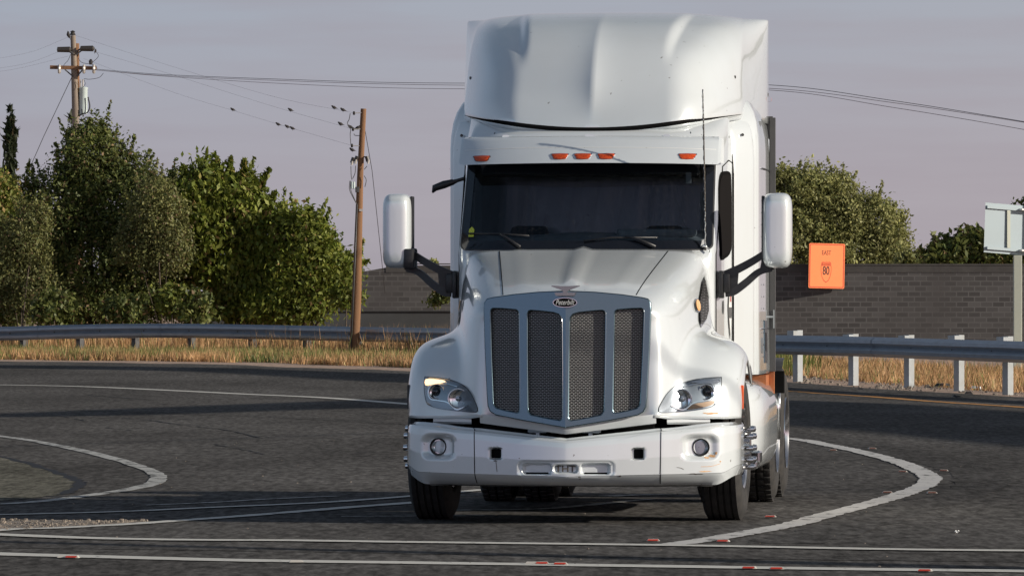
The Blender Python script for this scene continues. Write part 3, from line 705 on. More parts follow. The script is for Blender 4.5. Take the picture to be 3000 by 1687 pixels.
def wire(pts, label, r=.0026, group=None, m_='wire', name='power_line', sub=10):
    Q = spline([px(*p) for p in pts], sub)
    o = MB().tube([q - Q[0] for q in Q], r, 5).build(name, M[m_], None, True)
    o.location = Q[0]
    return tag(o, label, 'power line', group)
ya, yb = Y1 - .3, Y2 - .05
wire([(216, 103, ya), (500, 194, 194), (800, 283, 177), (1000, 324, 162), (1037, 332, yb)], 'thin wire from the tall pole tip down to the short pole top insulator')
wire([(258, 146, ya), (500, 218, 194), (800, 312, 176), (1000, 369, 161), (1034, 379, yb)], 'thin wire joining the tall pole to the middle insulator of the short pole')
wire([(244, 172, ya), (500, 268, 194), (682, 324, 185), (841, 372, 174), (1031, 427, yb)], 'thin wire joining the tall pole to the lowest insulator of the short pole')
wire([(213, 104, ya), (100, 150, 212), (0, 171, 218), (-150, 195, 228)], 'thin wire leaving the tip of the tall pole towards the upper left corner')
wire([(185, 147, ya), (90, 183, 212), (0, 200, 218), (-150, 218, 228)], 'thin wire leaving the left streetlamp-like insulator of the tall pole leftwards')
wire([(200, 165, ya), (90, 193, 212), (0, 210, 218), (-150, 228, 228)], 'lowest of the three thin wires leaving the tall pole leftwards')
wire([(275, 203, ya), (480, 219, 200), (800, 232, 192), (1180, 243, 182), (1700, 245, 170), (2245, 249, 158), (2620, 296, 150), (3000, 357, 142), (3300, 410, 136)], 'uppermost of the three long cables crossing the sky behind the truck', .0075, None, 'wire_dark')
wire([(246, 203, ya), (480, 222, 200), (800, 236, 192), (1180, 248, 182), (1700, 253, 170), (2245, 259, 158), (2620, 302, 150), (3000, 359, 142), (3300, 414, 136)], 'middle of the three long cables crossing the sky behind the truck', .007)
wire([(280, 206, ya), (480, 224, 200), (800, 244, 192), (1180, 259, 182), (1700, 262, 170), (2245, 264, 158), (2620, 316, 150), (3000, 380, 142), (3300, 440, 136)], 'lowest of the three long cables crossing the sky behind the truck', .007)

def bird(u, v, y, face, label, up=False, sc_=1.0):
    c0 = px(u, v, y); o = MB()
    s_ = .075 * sc_
    body = [(-1.0, .03), (-.8, .25), (-.45, .46), (0, .55), (.4, .42), (.75, .22), (1.15, .12), (1.5, .10)]
    vs = []; fs = []; n = 10
    for i, (a, r) in enumerate(body):
        for k in range(n):
            t = 2 * math.pi * k / n
            fl = .5 if a > 1 else 1
            vs.append((a * s_, r * s_ * math.cos(t), r * s_ * math.sin(t) * fl + (-.12 * a * s_ if a > .3 else 0) + (.28 * s_ if a < -.6 else .1 * s_)))
    for i in range(len(body) - 1):
        for k in range(n): fs.append((i * n + k, i * n + (k + 1) % n, (i + 1) * n + (k + 1) % n, (i + 1) * n + k))
    fs.append(tuple(range(n))); fs.append(tuple((len(body) - 1) * n + k for k in range(n)))
    hd = Matrix.Translation((-.72 * s_, 0, .42 * s_))
    rot = Matrix.Rotation(R(60 if up else 12) , 4, 'Y') @ Matrix.Rotation(0 if face < 0 else math.pi, 4, 'Z')
    if face > 0: rot = Matrix.Rotation(R(-60 if up else -12), 4, 'Y') @ Matrix.Rotation(math.pi, 4, 'Z')
    o.add(vs, fs, rot)
    o.lathe([(-.36 * s_, .01 * s_), (-.28 * s_, .2 * s_), (0, .31 * s_), (.26 * s_, .22 * s_), (.34 * s_, .02 * s_)], 10, rot @ hd)
    o.tube([rot @ Vector((-1.0 * s_, 0, .42 * s_)), rot @ Vector((-1.3 * s_, 0, .36 * s_))], [.09 * s_, .02 * s_], 6)
    for q in (-.12, .12): o.tube([Vector((.05 * s_, q * s_, -.3 * s_)), Vector((.02 * s_, q * s_, -.8 * s_))], .05 * s_, 5)
    ob = o.build('bird', M['bird'], None, True, 70); ob.location = c0
    tag(ob, label, 'bird', 'birds perched on the wires')
bd = [(682, 322, 185, -1, 'small dark bird perched alone on the lowest wire, farthest left of the flock'),
      (851, 323, 173, -1, 'small dark bird perched alone on the middle wire between the two poles'),
      (815, 365, 176, -1, 'dark bird on the lowest wire, left of a close pair of birds'),
      (842, 372, 174, -1, 'left bird of the close pair on the lowest wire'),
      (857, 377, 173, -1, 'right bird of the close pair on the lowest wire'),
      (979, 316, 163, -1, 'left bird of the pair on the top wire next to the short pole'),
      (1005, 323, 161, -1, 'right bird of the pair on the top wire next to the short pole'),
      (998, 364, 161, -1, 'bird on the middle wire just left of the short pole'),
      (1027, 373, 158.2, -1, 'bird perched against the middle insulator of the short pole'),
      (1048, 375, 158, 1, 'paler bird perched between the middle insulator and the short pole'),
      (1032, 440, 158, -1, 'bird hanging under the lowest insulator of the short pole')]
for b in bd: bird(*b)
bird(200, 104, Y1 + .2, -1, 'bird perched upright on the wire at the tip of the tall pole', True, 1.5)
bird(280, 151, Y1 - 1, 1, 'bird clinging to the wire right of the tall pole', True, .9)

# ------------------------------------------------------------------ trees
def leaves(name, blobs, n, size, mat_, seed, parent, spread=.14, clump=26, droop=0.0, spikes=(), elong=1.5, fill=.35, org=Vector((0, 0, 0))):
    r = np.random.default_rng(seed)
    B = np.array([[*c, *rad] for c, rad in blobs]); vol = (B[:, 3] * B[:, 5]); pr = vol / vol.sum()
    nc = n // clump; bi = r.choice(len(B), nc, p=pr)
    d = r.normal(0, 1, (nc, 3)); d /= np.linalg.norm(d, axis=1)[:, None]
    rad = 1 - fill * r.random(nc) ** 1.6 + r.normal(0, .09, nc)
    # lumpy outline
    lump = 1 + .13 * np.sin(d[:, 0] * 7 + bi) * np.cos(d[:, 2] * 6 + bi * 2) + .08 * np.sin(d[:, 2] * 15 + d[:, 0] * 11)
    cc = B[bi, :3] + d * B[bi, 3:] * (rad * lump)[:, None]
    idx = np.repeat(np.arange(nc), clump); N = len(idx)
    cs = spread * r.uniform(.6, 1.5, nc)[idx]
    off = r.normal(0, 1, (N, 3)) * cs[:, None]
    P = cc[idx] + off; out = d[idx]
    # ragged outline: many short shoots
    auto = []
    for k_ in range(int(10 + 26 * len(B) / 4)):
        i_ = int(r.choice(len(B), p=pr)); dd_ = r.normal(0, 1, 3); dd_[2] = abs(dd_[2]) * .8 + .1; dd_[1] *= .5; dd_ /= np.linalg.norm(dd_)
        a_ = B[i_, :3] + dd_ * B[i_, 3:] * .95; L_ = r.uniform(.25, .7); tip = a_ + (dd_ * .6 + np.array([0, 0, .7])) * L_
        auto.append((a_, tip, .055, int(90 * L_ * (.1 / size) ** 1.2)))
    spikes = list(spikes) + (auto if n > 8000 else [])
    if len(spikes):
        sp_ = []; so_ = []
        for a, b, w, k in spikes:
            t = r.random(k); a = np.array(a); b = np.array(b)
            ww = w * (1 - .75 * t)
            sp_.append(a + (b - a) * t[:, None] + r.normal(0, 1, (k, 3)) * ww[:, None]); so_.append(np.tile((b - a) / np.linalg.norm(b - a), (k, 1)))
        P = np.vstack([P] + sp_); out = np.vstack([out] + so_); N = len(P)
    P[:, 2] = np.maximum(P[:, 2], .28)
    nr = out * .6 + r.normal(0, .75, (N, 3)); nr /= np.linalg.norm(nr, axis=1)[:, None]
    ax = r.normal(0, 1, (N, 3)); ax[:, 2] -= droop * 2; ax -= nr * (ax * nr).sum(1)[:, None]; ax /= np.linalg.norm(ax, axis=1)[:, None]
    bx = np.cross(nr, ax); s = size * r.uniform(.55, 1.25, N)
    L = ax * (s * elong * .5)[:, None]; Wd = bx * (s * .36)[:, None]
    V = np.zeros((N * 4, 3)); P = P - np.array(org)
    V[0::4] = P - L; V[1::4] = P + Wd; V[2::4] = P + L; V[3::4] = P - Wd
    me = bpy.data.meshes.new(name); me.vertices.add(N * 4); me.vertices.foreach_set('co', V.ravel())
    me.loops.add(N * 4); me.loops.foreach_set('vertex_index', np.arange(N * 4)); me.polygons.add(N)
    me.polygons.foreach_set('loop_start', np.arange(N) * 4); me.polygons.foreach_set('loop_total', np.full(N, 4)); me.update(calc_edges=True)
    me.materials.append(mat_); o = bpy.data.objects.new(name, me); COL.objects.link(o); o.parent = parent; return o
def blob(u, v, ru, rv, y, depth=None):
    k = y / FPX; return (tuple(px(u, v, y)), (ru * k, (depth if depth else (ru + rv) / 2 * .9 * k), rv * k))
def tree(name, label, cat, base, blobs, n, size, m_, seed, group=None, limbs=(), tr=.13, **kw):
    o = empty(name, base); tag(o, label, cat, group); org = Vector(base)
    leaves('crown', blobs, n, size, M[m_], seed, o, org=org, **kw)
    t = MB(); ctr = [Vector(b[0]) for b in blobs]
    top = max(ctr, key=lambda c: c.z)
    t.tube(spline([Vector((0, 0, -.2)), (Vector((top.x * .3 + org.x * .7, org.y, (top.z + org.z) * .35)) - org), (top - org) * .9], 5), [tr * (1 - .055 * i) for i in range(11)], 8)
    for c_ in ctr: t.tube(spline([Vector((0, 0, .4)), (c_ - org) * .5 + Vector((0, 0, .1)), c_ - org], 4), [tr * .5 * (1 - .09 * i) for i in range(9)], 6)
    t.build('trunk', M['bark'], o, True)
    return o
TY = 176
def gb(u, y): p = px(u, 900, y); return (p.x, y, g(p.x, y))
A = [blob(270, 480, 95, 115, TY), blob(180, 620, 105, 120, TY), blob(330, 600, 120, 130, TY), blob(440, 620, 90, 110, TY - 1), blob(250, 760, 170, 150, TY), blob(420, 790, 120, 150, TY - .5), blob(120, 740, 90, 130, TY),
     blob(270, 410, 45, 50, TY), blob(360, 500, 70, 60, TY), blob(480, 760, 90, 120, TY - .5), blob(60, 640, 60, 110, TY), blob(200, 870, 150, 70, TY - 1), blob(400, 880, 130, 60, TY - 1)]
def spk(u0, v0, u1, v1, y, w, n): return (tuple(px(u0, v0, y)), tuple(px(u1, v1, y)), w, n)
tree('olive_tree', 'tall dense dull green tree in front of the tall utility pole', 'tree', gb(260, TY), A, 100000, .085, 'leaf_olive', 21, spread=.13, fill=.32,
     spikes=[spk(255, 400, 262, 345, TY, .06, 160), spk(290, 400, 300, 352, TY, .05, 120), spk(180, 540, 165, 420, TY, .06, 160), spk(400, 520, 440, 440, TY, .06, 150), spk(380, 460, 395, 395, TY, .05, 110), spk(430, 500, 450, 450, TY, .05, 100), spk(110, 560, 92, 478, TY, .06, 120), spk(330, 440, 345, 375, TY, .05, 120)])
tree('grey_shrub', 'grey-green bush in front of the tall dull tree, beside the bright green one', 'shrub', gb(480, TY - 4), [blob(460, 640, 75, 110, TY - 3), blob(490, 720, 60, 80, TY - 3), blob(400, 720, 60, 60, TY - 3)], 22000, .07, 'leaf_grey', 22, spread=.12, tr=.03)
tree('grey_shrub', 'grey-green bush at the foot of the tall dull tree, near the left edge', 'shrub', gb(60, TY - 4), [blob(70, 720, 75, 80, TY - 3), blob(100, 650, 40, 50, TY - 3), blob(30, 800, 60, 90, TY - 3), blob(90, 860, 90, 80, TY - 3)], 22000, .07, 'leaf_grey', 23, spread=.12, tr=.03)
B = [blob(505, 620, 55, 90, TY - .5), blob(600, 600, 90, 110, TY - 1), blob(700, 620, 90, 100, TY - 1), blob(640, 740, 110, 130, TY - 1), blob(780, 700, 90, 100, TY - 1), blob(560, 700, 60, 110, TY - 1), blob(830, 790, 100, 100, TY - 1), blob(700, 850, 110, 90, TY - 1), blob(800, 880, 100, 70, TY - 1)]
tree('mulberry_tree', 'bright green leafy tree with upright shoots between the dull tree and the short pole', 'tree', gb(700, TY - 1), B, 48000, .135, 'leaf_bright', 24, spread=.15, droop=.8, fill=.4,
     spikes=[spk(590, 560, 592, 466, TY - 1, .07, 260), spk(670, 540, 676, 462, TY - 1, .08, 300), spk(712, 540, 716, 466, TY - 1, .08, 300), spk(740, 580, 790, 494, TY - 1, .07, 280), spk(640, 540, 630, 480, TY - 1, .07, 200), spk(540, 600, 536, 485, TY - 1, .08, 240),
             spk(780, 620, 808, 562, TY - 1, .07, 180), spk(500, 640, 500, 500, TY - 1, .08, 200), spk(560, 570, 564, 492, TY - 1, .06, 180)])
C = [blob(900, 885, 80, 45, TY - 2), blob(800, 900, 90, 40, TY - 2), blob(880, 680, 60, 60, TY - 2), blob(900, 760, 80, 80, TY - 2), blob(960, 790, 60, 60, TY - 2), blob(860, 840, 70, 70, TY - 2), blob(1010, 800, 40, 30, TY - 2), blob(930, 700, 40, 40, TY - 2)]
tree('leafy_shrub', 'lower bright green shrub reaching right behind the short wooden pole', 'shrub', gb(900, TY - 2), C, 24000, .115, 'leaf_bright', 25, spread=.14, droop=.5,
     spikes=[spk(900, 640, 915, 608, TY - 2, .06, 90), spk(980, 760, 1050, 745, TY - 2, .07, 160), spk(1030, 790, 1080, 762, TY - 2, .06, 140), spk(960, 740, 966, 705, TY - 2, .06, 100), spk(1040, 800, 1066, 700, TY - 2, .05, 110)])
tree('yellow_shrub', 'sunlit yellow-green bush cut by the left edge of the picture', 'shrub', gb(0, TY - 2), [blob(0, 600, 45, 80, TY - 1), blob(-60, 700, 90, 160, TY - 1), blob(15, 880, 50, 60, TY - 2)], 20000, .10, 'leaf_yellow', 26, spread=.14, tr=.04)
def low(us, label, m_, seed, size=.11):
    for i, (u, v, ru, rv) in enumerate(us):
        tree('low_shrub', label[i], 'shrub', gb(u, TY - 6), [blob(u, v, ru, rv, TY - 5)], 2600, size, m_, seed + i, tr=.03, spread=.1)
low([(560, 900, 60, 40), (360, 915, 60, 35), (160, 905, 60, 45)], ['small dark shrub at the foot of the bright green tree', 'small dark shrub at the middle of the tall dull tree\'s foot', 'small shrub under the left side of the tall dull tree'], 'leaf_olive', 40)
low([(505, 880, 30, 40), (1015, 868, 30, 20)], ['little bright green plant in the shade between the two big left trees', 'little dry plant between the shrub and the short pole'], 'leaf_bright', 50)
# cypresses
def cypress(u, vt, vb, w, y, label, seed):
    prof = [(0, .12), (.08, .3), (.2, .55), (.4, .8), (.6, .95), (.8, 1), (1, .95)]
    bl = []
    for i in range(14):
        t = i / 13; ww = np.interp(t, [a for a, b in prof], [b for a, b in prof]) * w * (1 + .05 * math.sin(i * 2.3 + seed))
        bl.append(blob(u + 1 * math.sin(i * 1.7 + seed), vt + (vb - vt) * t + ww * .4, ww * .9, (vb - vt) / 13 * .95, y, ww * .9 * y / FPX))
    return tree('cypress', label, 'tree', gb(u, y), bl, 7900, .19, 'leaf_cypress', seed, tr=.08, spread=.06, elong=2.2, droop=-1.5, fill=.5)
cypress(30, 322, 980, 20, 235, 'slender dark cypress standing alone near the left edge', 31)
cypress(208, 362, 980, 24, 215, 'dark cypress mostly hidden behind the tall dull tree, at the tall pole', 32)
# right hand trees beyond the wall
RY = 240
H = [blob(2290, 570, 80, 75, RY), blob(2380, 580, 90, 90, RY), blob(2460, 640, 100, 100, RY), blob(2560, 660, 90, 80, RY), blob(2600, 730, 60, 90, RY), blob(2330, 700, 120, 110, RY), blob(2480, 760, 130, 90, RY), blob(2230, 640, 80, 120, RY), blob(2450, 545, 45, 40, RY)]
tree('rounded_tree', 'big rounded soft green tree behind the wall and the orange sign', 'tree', gb(2400, RY), H, 85000, .105, 'leaf_soft', 33, spread=.14, fill=.3)
I = [blob(2790, 740, 45, 45, 226), blob(2850, 730, 50, 40, 226), blob(2920, 740, 60, 40, 226), blob(2990, 720, 60, 60, 226), blob(2740, 760, 30, 25, 226)]
tree('leafy_shrub', 'dark leafy tree top rising behind the wall, left of the sign back', 'tree', gb(2860, 226), I, 9000, .19, 'leaf_olive', 34, spread=.17, fill=.6,
     spikes=[spk(2790, 720, 2772, 690, 226, .1, 70), spk(2830, 710, 2832, 688, 226, .1, 60), spk(2870, 700, 2874, 682, 226, .1, 60), spk(2730, 760, 2735, 725, 226, .1, 50)])
tree('low_shrub', 'low green bush top between the rounded tree and the dark leafy tree', 'shrub', gb(2690, 232), [blob(2690, 770, 40, 30, 232), blob(2650, 775, 30, 25, 232)], 2500, .15, 'leaf_soft', 35, spread=.12)
tree('leafy_shrub', 'dark foliage showing above the sign board at the right edge', 'tree', gb(3060, 226), [blob(3040, 620, 45, 40, 226), blob(3080, 700, 70, 90, 226)], 5000, .19, 'leaf_olive', 36, spread=.17, fill=.5)
tree('low_shrub', 'tiny green sprig on top of the wall left of the truck', 'shrub', gb(1280, 214), [blob(1275, 775, 12, 9, 214)], 260, .12, 'leaf_soft', 37, tr=.02, spread=.07)
tree('low_shrub', 'dark vine tuft hanging on the wall under the left mirror arm', 'shrub', gb(1290, 206), [blob(1285, 872, 24, 18, 206.5, .12)], 420, .12, 'leaf_olive', 38, tr=.02, spread=.07)

# ------------------------------------------------------------------ THE TRUCK
# local frame: x = picture right (the truck's left hand side), y = towards its rear, z up; origin under the bumper nose
T = empty('semi_truck', ((1657 - 1500) / FPX * 43.6, 43.6, .02), -R(5.75))
tag(T, 'big white sleeper cab semi truck turning on the ramp, seen from the front', 'truck')
def mirror_rows(rows):       # rows over u from centre to side -> full width
    return [[(-p[0], p[1], p[2]) for p in r[:0:-1]] + [tuple(p) for p in r] for r in rows]

# --- hood and fenders
H = [
 [(0, .09, .70), (0, .095, .95), (0, .105, 1.15), (0, .115, 1.35), (0, .12, 1.50), (0, .12, 1.60), (0, .75, 1.79), (0, 1.42, 1.945)],
 [(.30, .16, .72), (.30, .165, .95), (.305, .17, 1.15), (.31, .175, 1.35), (.315, .17, 1.49), (.32, .16, 1.59), (.40, .8, 1.785), (.47, 1.46, 1.945)],
 [(.545, .175, .74), (.55, .185, .95), (.555, .19, 1.15), (.565, .195, 1.35), (.575, .20, 1.46), (.585, .21, 1.56), (.70, .86, 1.75), (.80, 1.54, 1.93)],
 [(.625, .165, .75), (.635, .18, .95), (.64, .20, 1.13), (.655, .235, 1.30), (.67, .28, 1.41), (.70, .37, 1.50), (.80, .95, 1.67), (.872, 1.62, 1.85)],
 [(.70, .25, .738), (.705, .27, .94), (.715, .31, 1.10), (.735, .39, 1.24), (.765, .50, 1.35), (.795, .66, 1.43), (.855, 1.05, 1.54), (.905, 1.65, 1.66)],
 [(.785, .32, .738), (.785, .35, .91), (.79, .43, 1.065), (.80, .54, 1.18), (.82, .70, 1.275), (.85, .92, 1.335), (.885, 1.2, 1.37), (.925, 1.66, 1.37)],
 [(.95, .40, .738), (.95, .42, .90), (.955, .47, 1.03), (.965, .57, 1.145), (.975, .71, 1.235), (.985, .91, 1.295), (1.0, 1.2, 1.32), (1.01, 1.68, 1.30)],
 [(1.095, .50, .738), (1.095, .53, .90), (1.10, .58, 1.02), (1.105, .68, 1.125), (1.115, .82, 1.205), (1.12, 1.0, 1.26), (1.125, 1.24, 1.275), (1.13, 1.7, 1.20)],
 [(1.165, .62, .738), (1.17, .635, .88), (1.175, .69, .985), (1.18, .78, 1.075), (1.185, .91, 1.145), (1.19, 1.06, 1.18), (1.19, 1.26, 1.19), (1.19, 1.71, 1.09)],
 [(1.185, .70, .738), (1.19, .715, .82), (1.195, .76, .90), (1.2, .83, .985), (1.2, .935, 1.06), (1.2, 1.07, 1.115), (1.2, 1.27, 1.135), (1.2, 1.72, .95)],
]
hr = mirror_rows(spline_grid(H, 7, 8))
for it in range(30):
    N_ = [list(r) for r in hr]
    for i in range(1, len(hr) - 1):
        for j in range(1, len(hr[0]) - 1):
            N_[i][j] = tuple((hr[i][j][k] * 2 + hr[i - 1][j][k] + hr[i + 1][j][k] + hr[i][j - 1][k] + hr[i][j + 1][k]) / 6 for k in range(3))
    hr = N_
# centre ridge and two raised hood creases
def hood_tune(p):
    x, y, z = p; ax = abs(x)
    if y > .2 and z > 1.55:
        k = sstep(.2, .5, y) 
        z += k * (.022 * math.exp(-(x / .035) ** 2) * (1 - .2 * sstep(.9, 1.5, y)))
        c = .30 + .12 * (y - .2)
        z += k * .010 * math.exp(-((ax - c) / .02) ** 2) * (1 - sstep(.55, 1.2, y) * .3)
    return (x, y, z)
hr = [[hood_tune(p) for p in r] for r in hr]
hood = MB().grid(hr).build('hood', M['paint'], T, True, 50)
bvh = BVHTree.FromPolygons([v.co.copy() for v in hood.data.vertices], [tuple(p.vertices) for p in hood.data.polygons])
solidify(hood, .018, -1)
def proj(bv, x, z, y0=-1.0, dy=3):
    h = bv.ray_cast(Vector((x, y0, z)), Vector((0, 1, 0)), dy)
    return h[0], h[1]
def decal(name, poly, m_, off=.004, bulge=0.0, rings=6, bv=None, parent=None, base=None, sub=1, smooth=True):
    """patch lying on a body surface; poly in (x,z)"""
    bv = bv or bvh
    if sub > 1:
        pp = []
        for i in range(len(poly)):
            a, b = poly[i], poly[(i + 1) % len(poly)]
            for k in range(sub): pp.append((a[0] + (b[0] - a[0]) * k / sub, a[1] + (b[1] - a[1]) * k / sub))
        poly = pp
    cx = sum(p[0] for p in poly) / len(poly); cz = sum(p[1] for p in poly) / len(poly)
    vs = []; n = len(poly); last = None
    for r in range(rings, 0, -1):
        t = r / rings
        for x, z in poly:
            xx, zz = cx + (x - cx) * t, cz + (z - cz) * t
            h, nrm = proj(bv, xx, zz)
            if h is None: h = Vector((xx, base if base is not None else (last.y if last else 0), zz))
            last = h
            o_ = off if not callable(off) else off(xx, zz)
            vs.append((xx, h.y - o_ - bulge * (1 - t ** 4), zz))
    h, nrm = proj(bv, cx, cz); vs.append((cx, (h.y if h else last.y) - (off if not callable(off) else off(cx, cz)) - bulge, cz))
    fs = []
    for r in range(rings - 1):
        for i in range(n): fs.append((r * n + i, r * n + (i + 1) % n, (r + 1) * n + (i + 1) % n, (r + 1) * n + i))
    for i in range(n): fs.append(((rings - 1) * n + i, (rings - 1) * n + (i + 1) % n, rings * n))
    # rim going back to the surface
    b = len(vs)
    for x, z in poly:
        h, _ = proj(bv, x, z); vs.append((x, (h.y if h else last.y) + .01, z))
    for i in range(n): fs.append((i, b + i, b + (i + 1) % n, (i + 1) % n))
    return MB().add(vs, fs).build(name, m_, parent or T, smooth, 50)
def strip_on(name, pts, w, m_, off=.003, bv=None, parent=None, n=8):
    """thin line lying on a surface, pts in (x,z)"""
    Q = spline([(x, 0, z) for x, z in pts], n); rows = [[], []]
    for i, q in enumerate(Q):
        d = (Q[min(i + 1, len(Q) - 1)] - Q[max(i - 1, 0)]).normalized(); nn_ = Vector((-d.z, 0, d.x))
        for s_, row in ((-1, rows[0]), (1, rows[1])):
            x, z = q.x + nn_.x * s_ * w / 2, q.z + nn_.z * s_ * w / 2
            h, _ = proj(bv or bvh, x, z); row.append((x, (h.y if h else q.y) - off, z))
    return MB().grid(rows).build(name, m_, parent or T)

# hood seams
for s_ in (-1, 1):
    Q = []
    for i in range(15):
        t = i / 14; x = (.47 + (.62 - .47) * t + .0) * s_; y = .30 + 1.2 * t
        h = bvh.ray_cast(Vector((x, y, 3)), Vector((0, 0, -1)), 3)
        if h[0]: Q.append(h[0] + Vector((0, 0, .0)))
    MB().tube(Q, .0035, 5).build('hood_seam', M['seam'], hood)
# lower lip under the grille
lip = []
for z, dy in ((.70, .0), (.66, .0), (.635, .012), (.63, .05)):
    lip.append([(x, .02 + abs(x) * .25 + dy - .012 * (1 if abs(x) < .62 else 0), z + .12 * abs(x) * (1 if abs(x) < .6 else 1)) for x in np.linspace(-.62, .62, 21)])
MB().grid(lip).build('grille_lip', M['paint'], hood, True, 40)

# --- grille
def half_grille(s_):
    c = bpy.data.curves.new('g', 'CURVE'); c.dimensions = '2D'; c.fill_mode = 'BOTH'; c.extrude = .026; c.bevel_depth = .007; c.bevel_resolution = 2
    def add(P):
        sp_ = c.splines.new('POLY'); sp_.points.add(len(P) - 1)
        for i, (x, z) in enumerate(P): sp_.points[i].co = (x * s_, z, 0, 1)
        sp_.use_cyclic_u = True
    outer = [(0, 1.63), (.2, 1.622), (.38, 1.605), (.52, 1.585), (.562, 1.575), (.580, 1.55), (.582, 1.50), (.572, 1.2), (.556, .90), (.550, .83), (.535, .795), (.495, .772), (.3, .735), (0, .686)]
    add(outer)
    for P in OPEN: add(P)
    o = bpy.data.objects.new('g', c); COL.objects.link(o)
    dg = bpy.context.evaluated_depsgraph_get(); me = bpy.data.meshes.new_from_object(o.evaluated_get(dg)); bpy.data.objects.remove(o)
    vs = [v.co.copy() for v in me.vertices]; fs = [tuple(p.vertices) for p in me.polygons]
    return vs, fs
OPEN = [
 [(.024, 1.42), (.030, 1.452), (.05, 1.475), (.085, 1.487), (.17, 1.497), (.25, 1.503), (.268, 1.497), (.277, 1.478), (.278, 1.44), (.276, 1.1), (.272, .82), (.268, .79), (.245, .765), (.13, .742), (.04, .727), (.024, .735), (.018, .76), (.02, 1.1)],
 [(0.333, 1.47), (0.339, 1.497), (0.356, 1.507), (0.451, 1.515), (0.521, 1.517), (0.537, 1.508), (0.543, 1.485), (0.536, 1.2), (0.521, .86), (0.516, .835), (0.496, .812), (0.431, .795), (0.346, .779), (0.329, .785), (0.324, .81), (0.327, 1.1)]]
def gy(x, z): return -.012 + abs(x) * .20 + (z - .7) * .045
mb = MB()
for s_ in (-1, 1):
    vs, fs = half_grille(s_)
    mb.add([(v.x, gy(v.x, v.y) + v.z + .014, v.y) for v in vs], fs)
grille = mb.build('grille', M['satin'], T, True, 35)
for s_ in (-1, 1):
    for P in OPEN:
        x0 = min(p[0] for p in P) - .004; x1 = max(p[0] for p in P) + .004; z0 = min(p[1] for p in P) - .004; z1 = max(p[1] for p in P) + .004
        cxp = sum(p[0] for p in P) / len(P); czp = sum(p[1] for p in P) / len(P)
        big = [(cxp + (x - cxp) * 1.03, czp + (z - czp) * 1.01) for x, z in P]
        MB().add([(x * s_, gy(x, z) + .017, z) for x, z in big], [tuple(range(len(big)))]).build('mesh_panel', M['mesh'], grille)
        b_ = MB(); ins = [(cxp + (x - cxp) * .955, czp + (z - czp) * .988) for x, z in P]
        n = len(P)
        vs = [(x * s_, gy(x, z) - .0165, z) for x, z in [(cxp + (x - cxp) * 1.03, czp + (z - czp) * 1.006) for x, z in P]] + [(x * s_, gy(x, z) - .021, z) for x, z in [(cxp + (x - cxp) * 1.0, czp + (z - czp) * 1.0) for x, z in P]] + [(x * s_, gy(x, z) + .013, z) for x, z in ins]
        fs = [(i, (i + 1) % n, n + (i + 1) % n, n + i) for i in range(n)] + [(n + i, n + (i + 1) % n, 2 * n + (i + 1) % n, 2 * n + i) for i in range(n)]
        b_.add(vs, fs).build('chrome_edge', M['chrome'], grille, True, 60)
# badge
bd_ = MB(); el = [(.085 * math.cos(R(a)), 1.553 + .034 * math.sin(R(a))) for a in range(0, 360, 10)]
badge = MB().prism(el, -.052, -.030).build('badge', M['chrome'], grille)
MB().prism([(x * .95, 1.553 + (z - 1.553) * .90) for x, z in el], -.0555, -.052).build('badge_face', M['seam'], badge)
text('badge_lettering', 'Peterbilt', .050, M['white'], badge, (-.002, -.0575, 1.553), shear=.35, sx=.74, bev=0)
# hood ornament: a bird with raised wings on a foot
orn = MB()
orn.prism([(-.095, 1.672), (-.03, 1.668), (.03, 1.668), (.095, 1.672), (.097, 1.665), (.03, 1.642), (.012, 1.628), (-.012, 1.628), (-.03, 1.642), (-.097, 1.665)], -.035, .05)
orn.prism([(-.013, 1.632), (.013, 1.632), (.020, 1.60), (-.020, 1.60)], -.045, .06)
orn.prism([(-.075, 1.622), (.075, 1.622), (.065, 1.60), (-.065, 1.60)], -.034, .03)
orn.build('hood_ornament', M['orn'], hood, False)

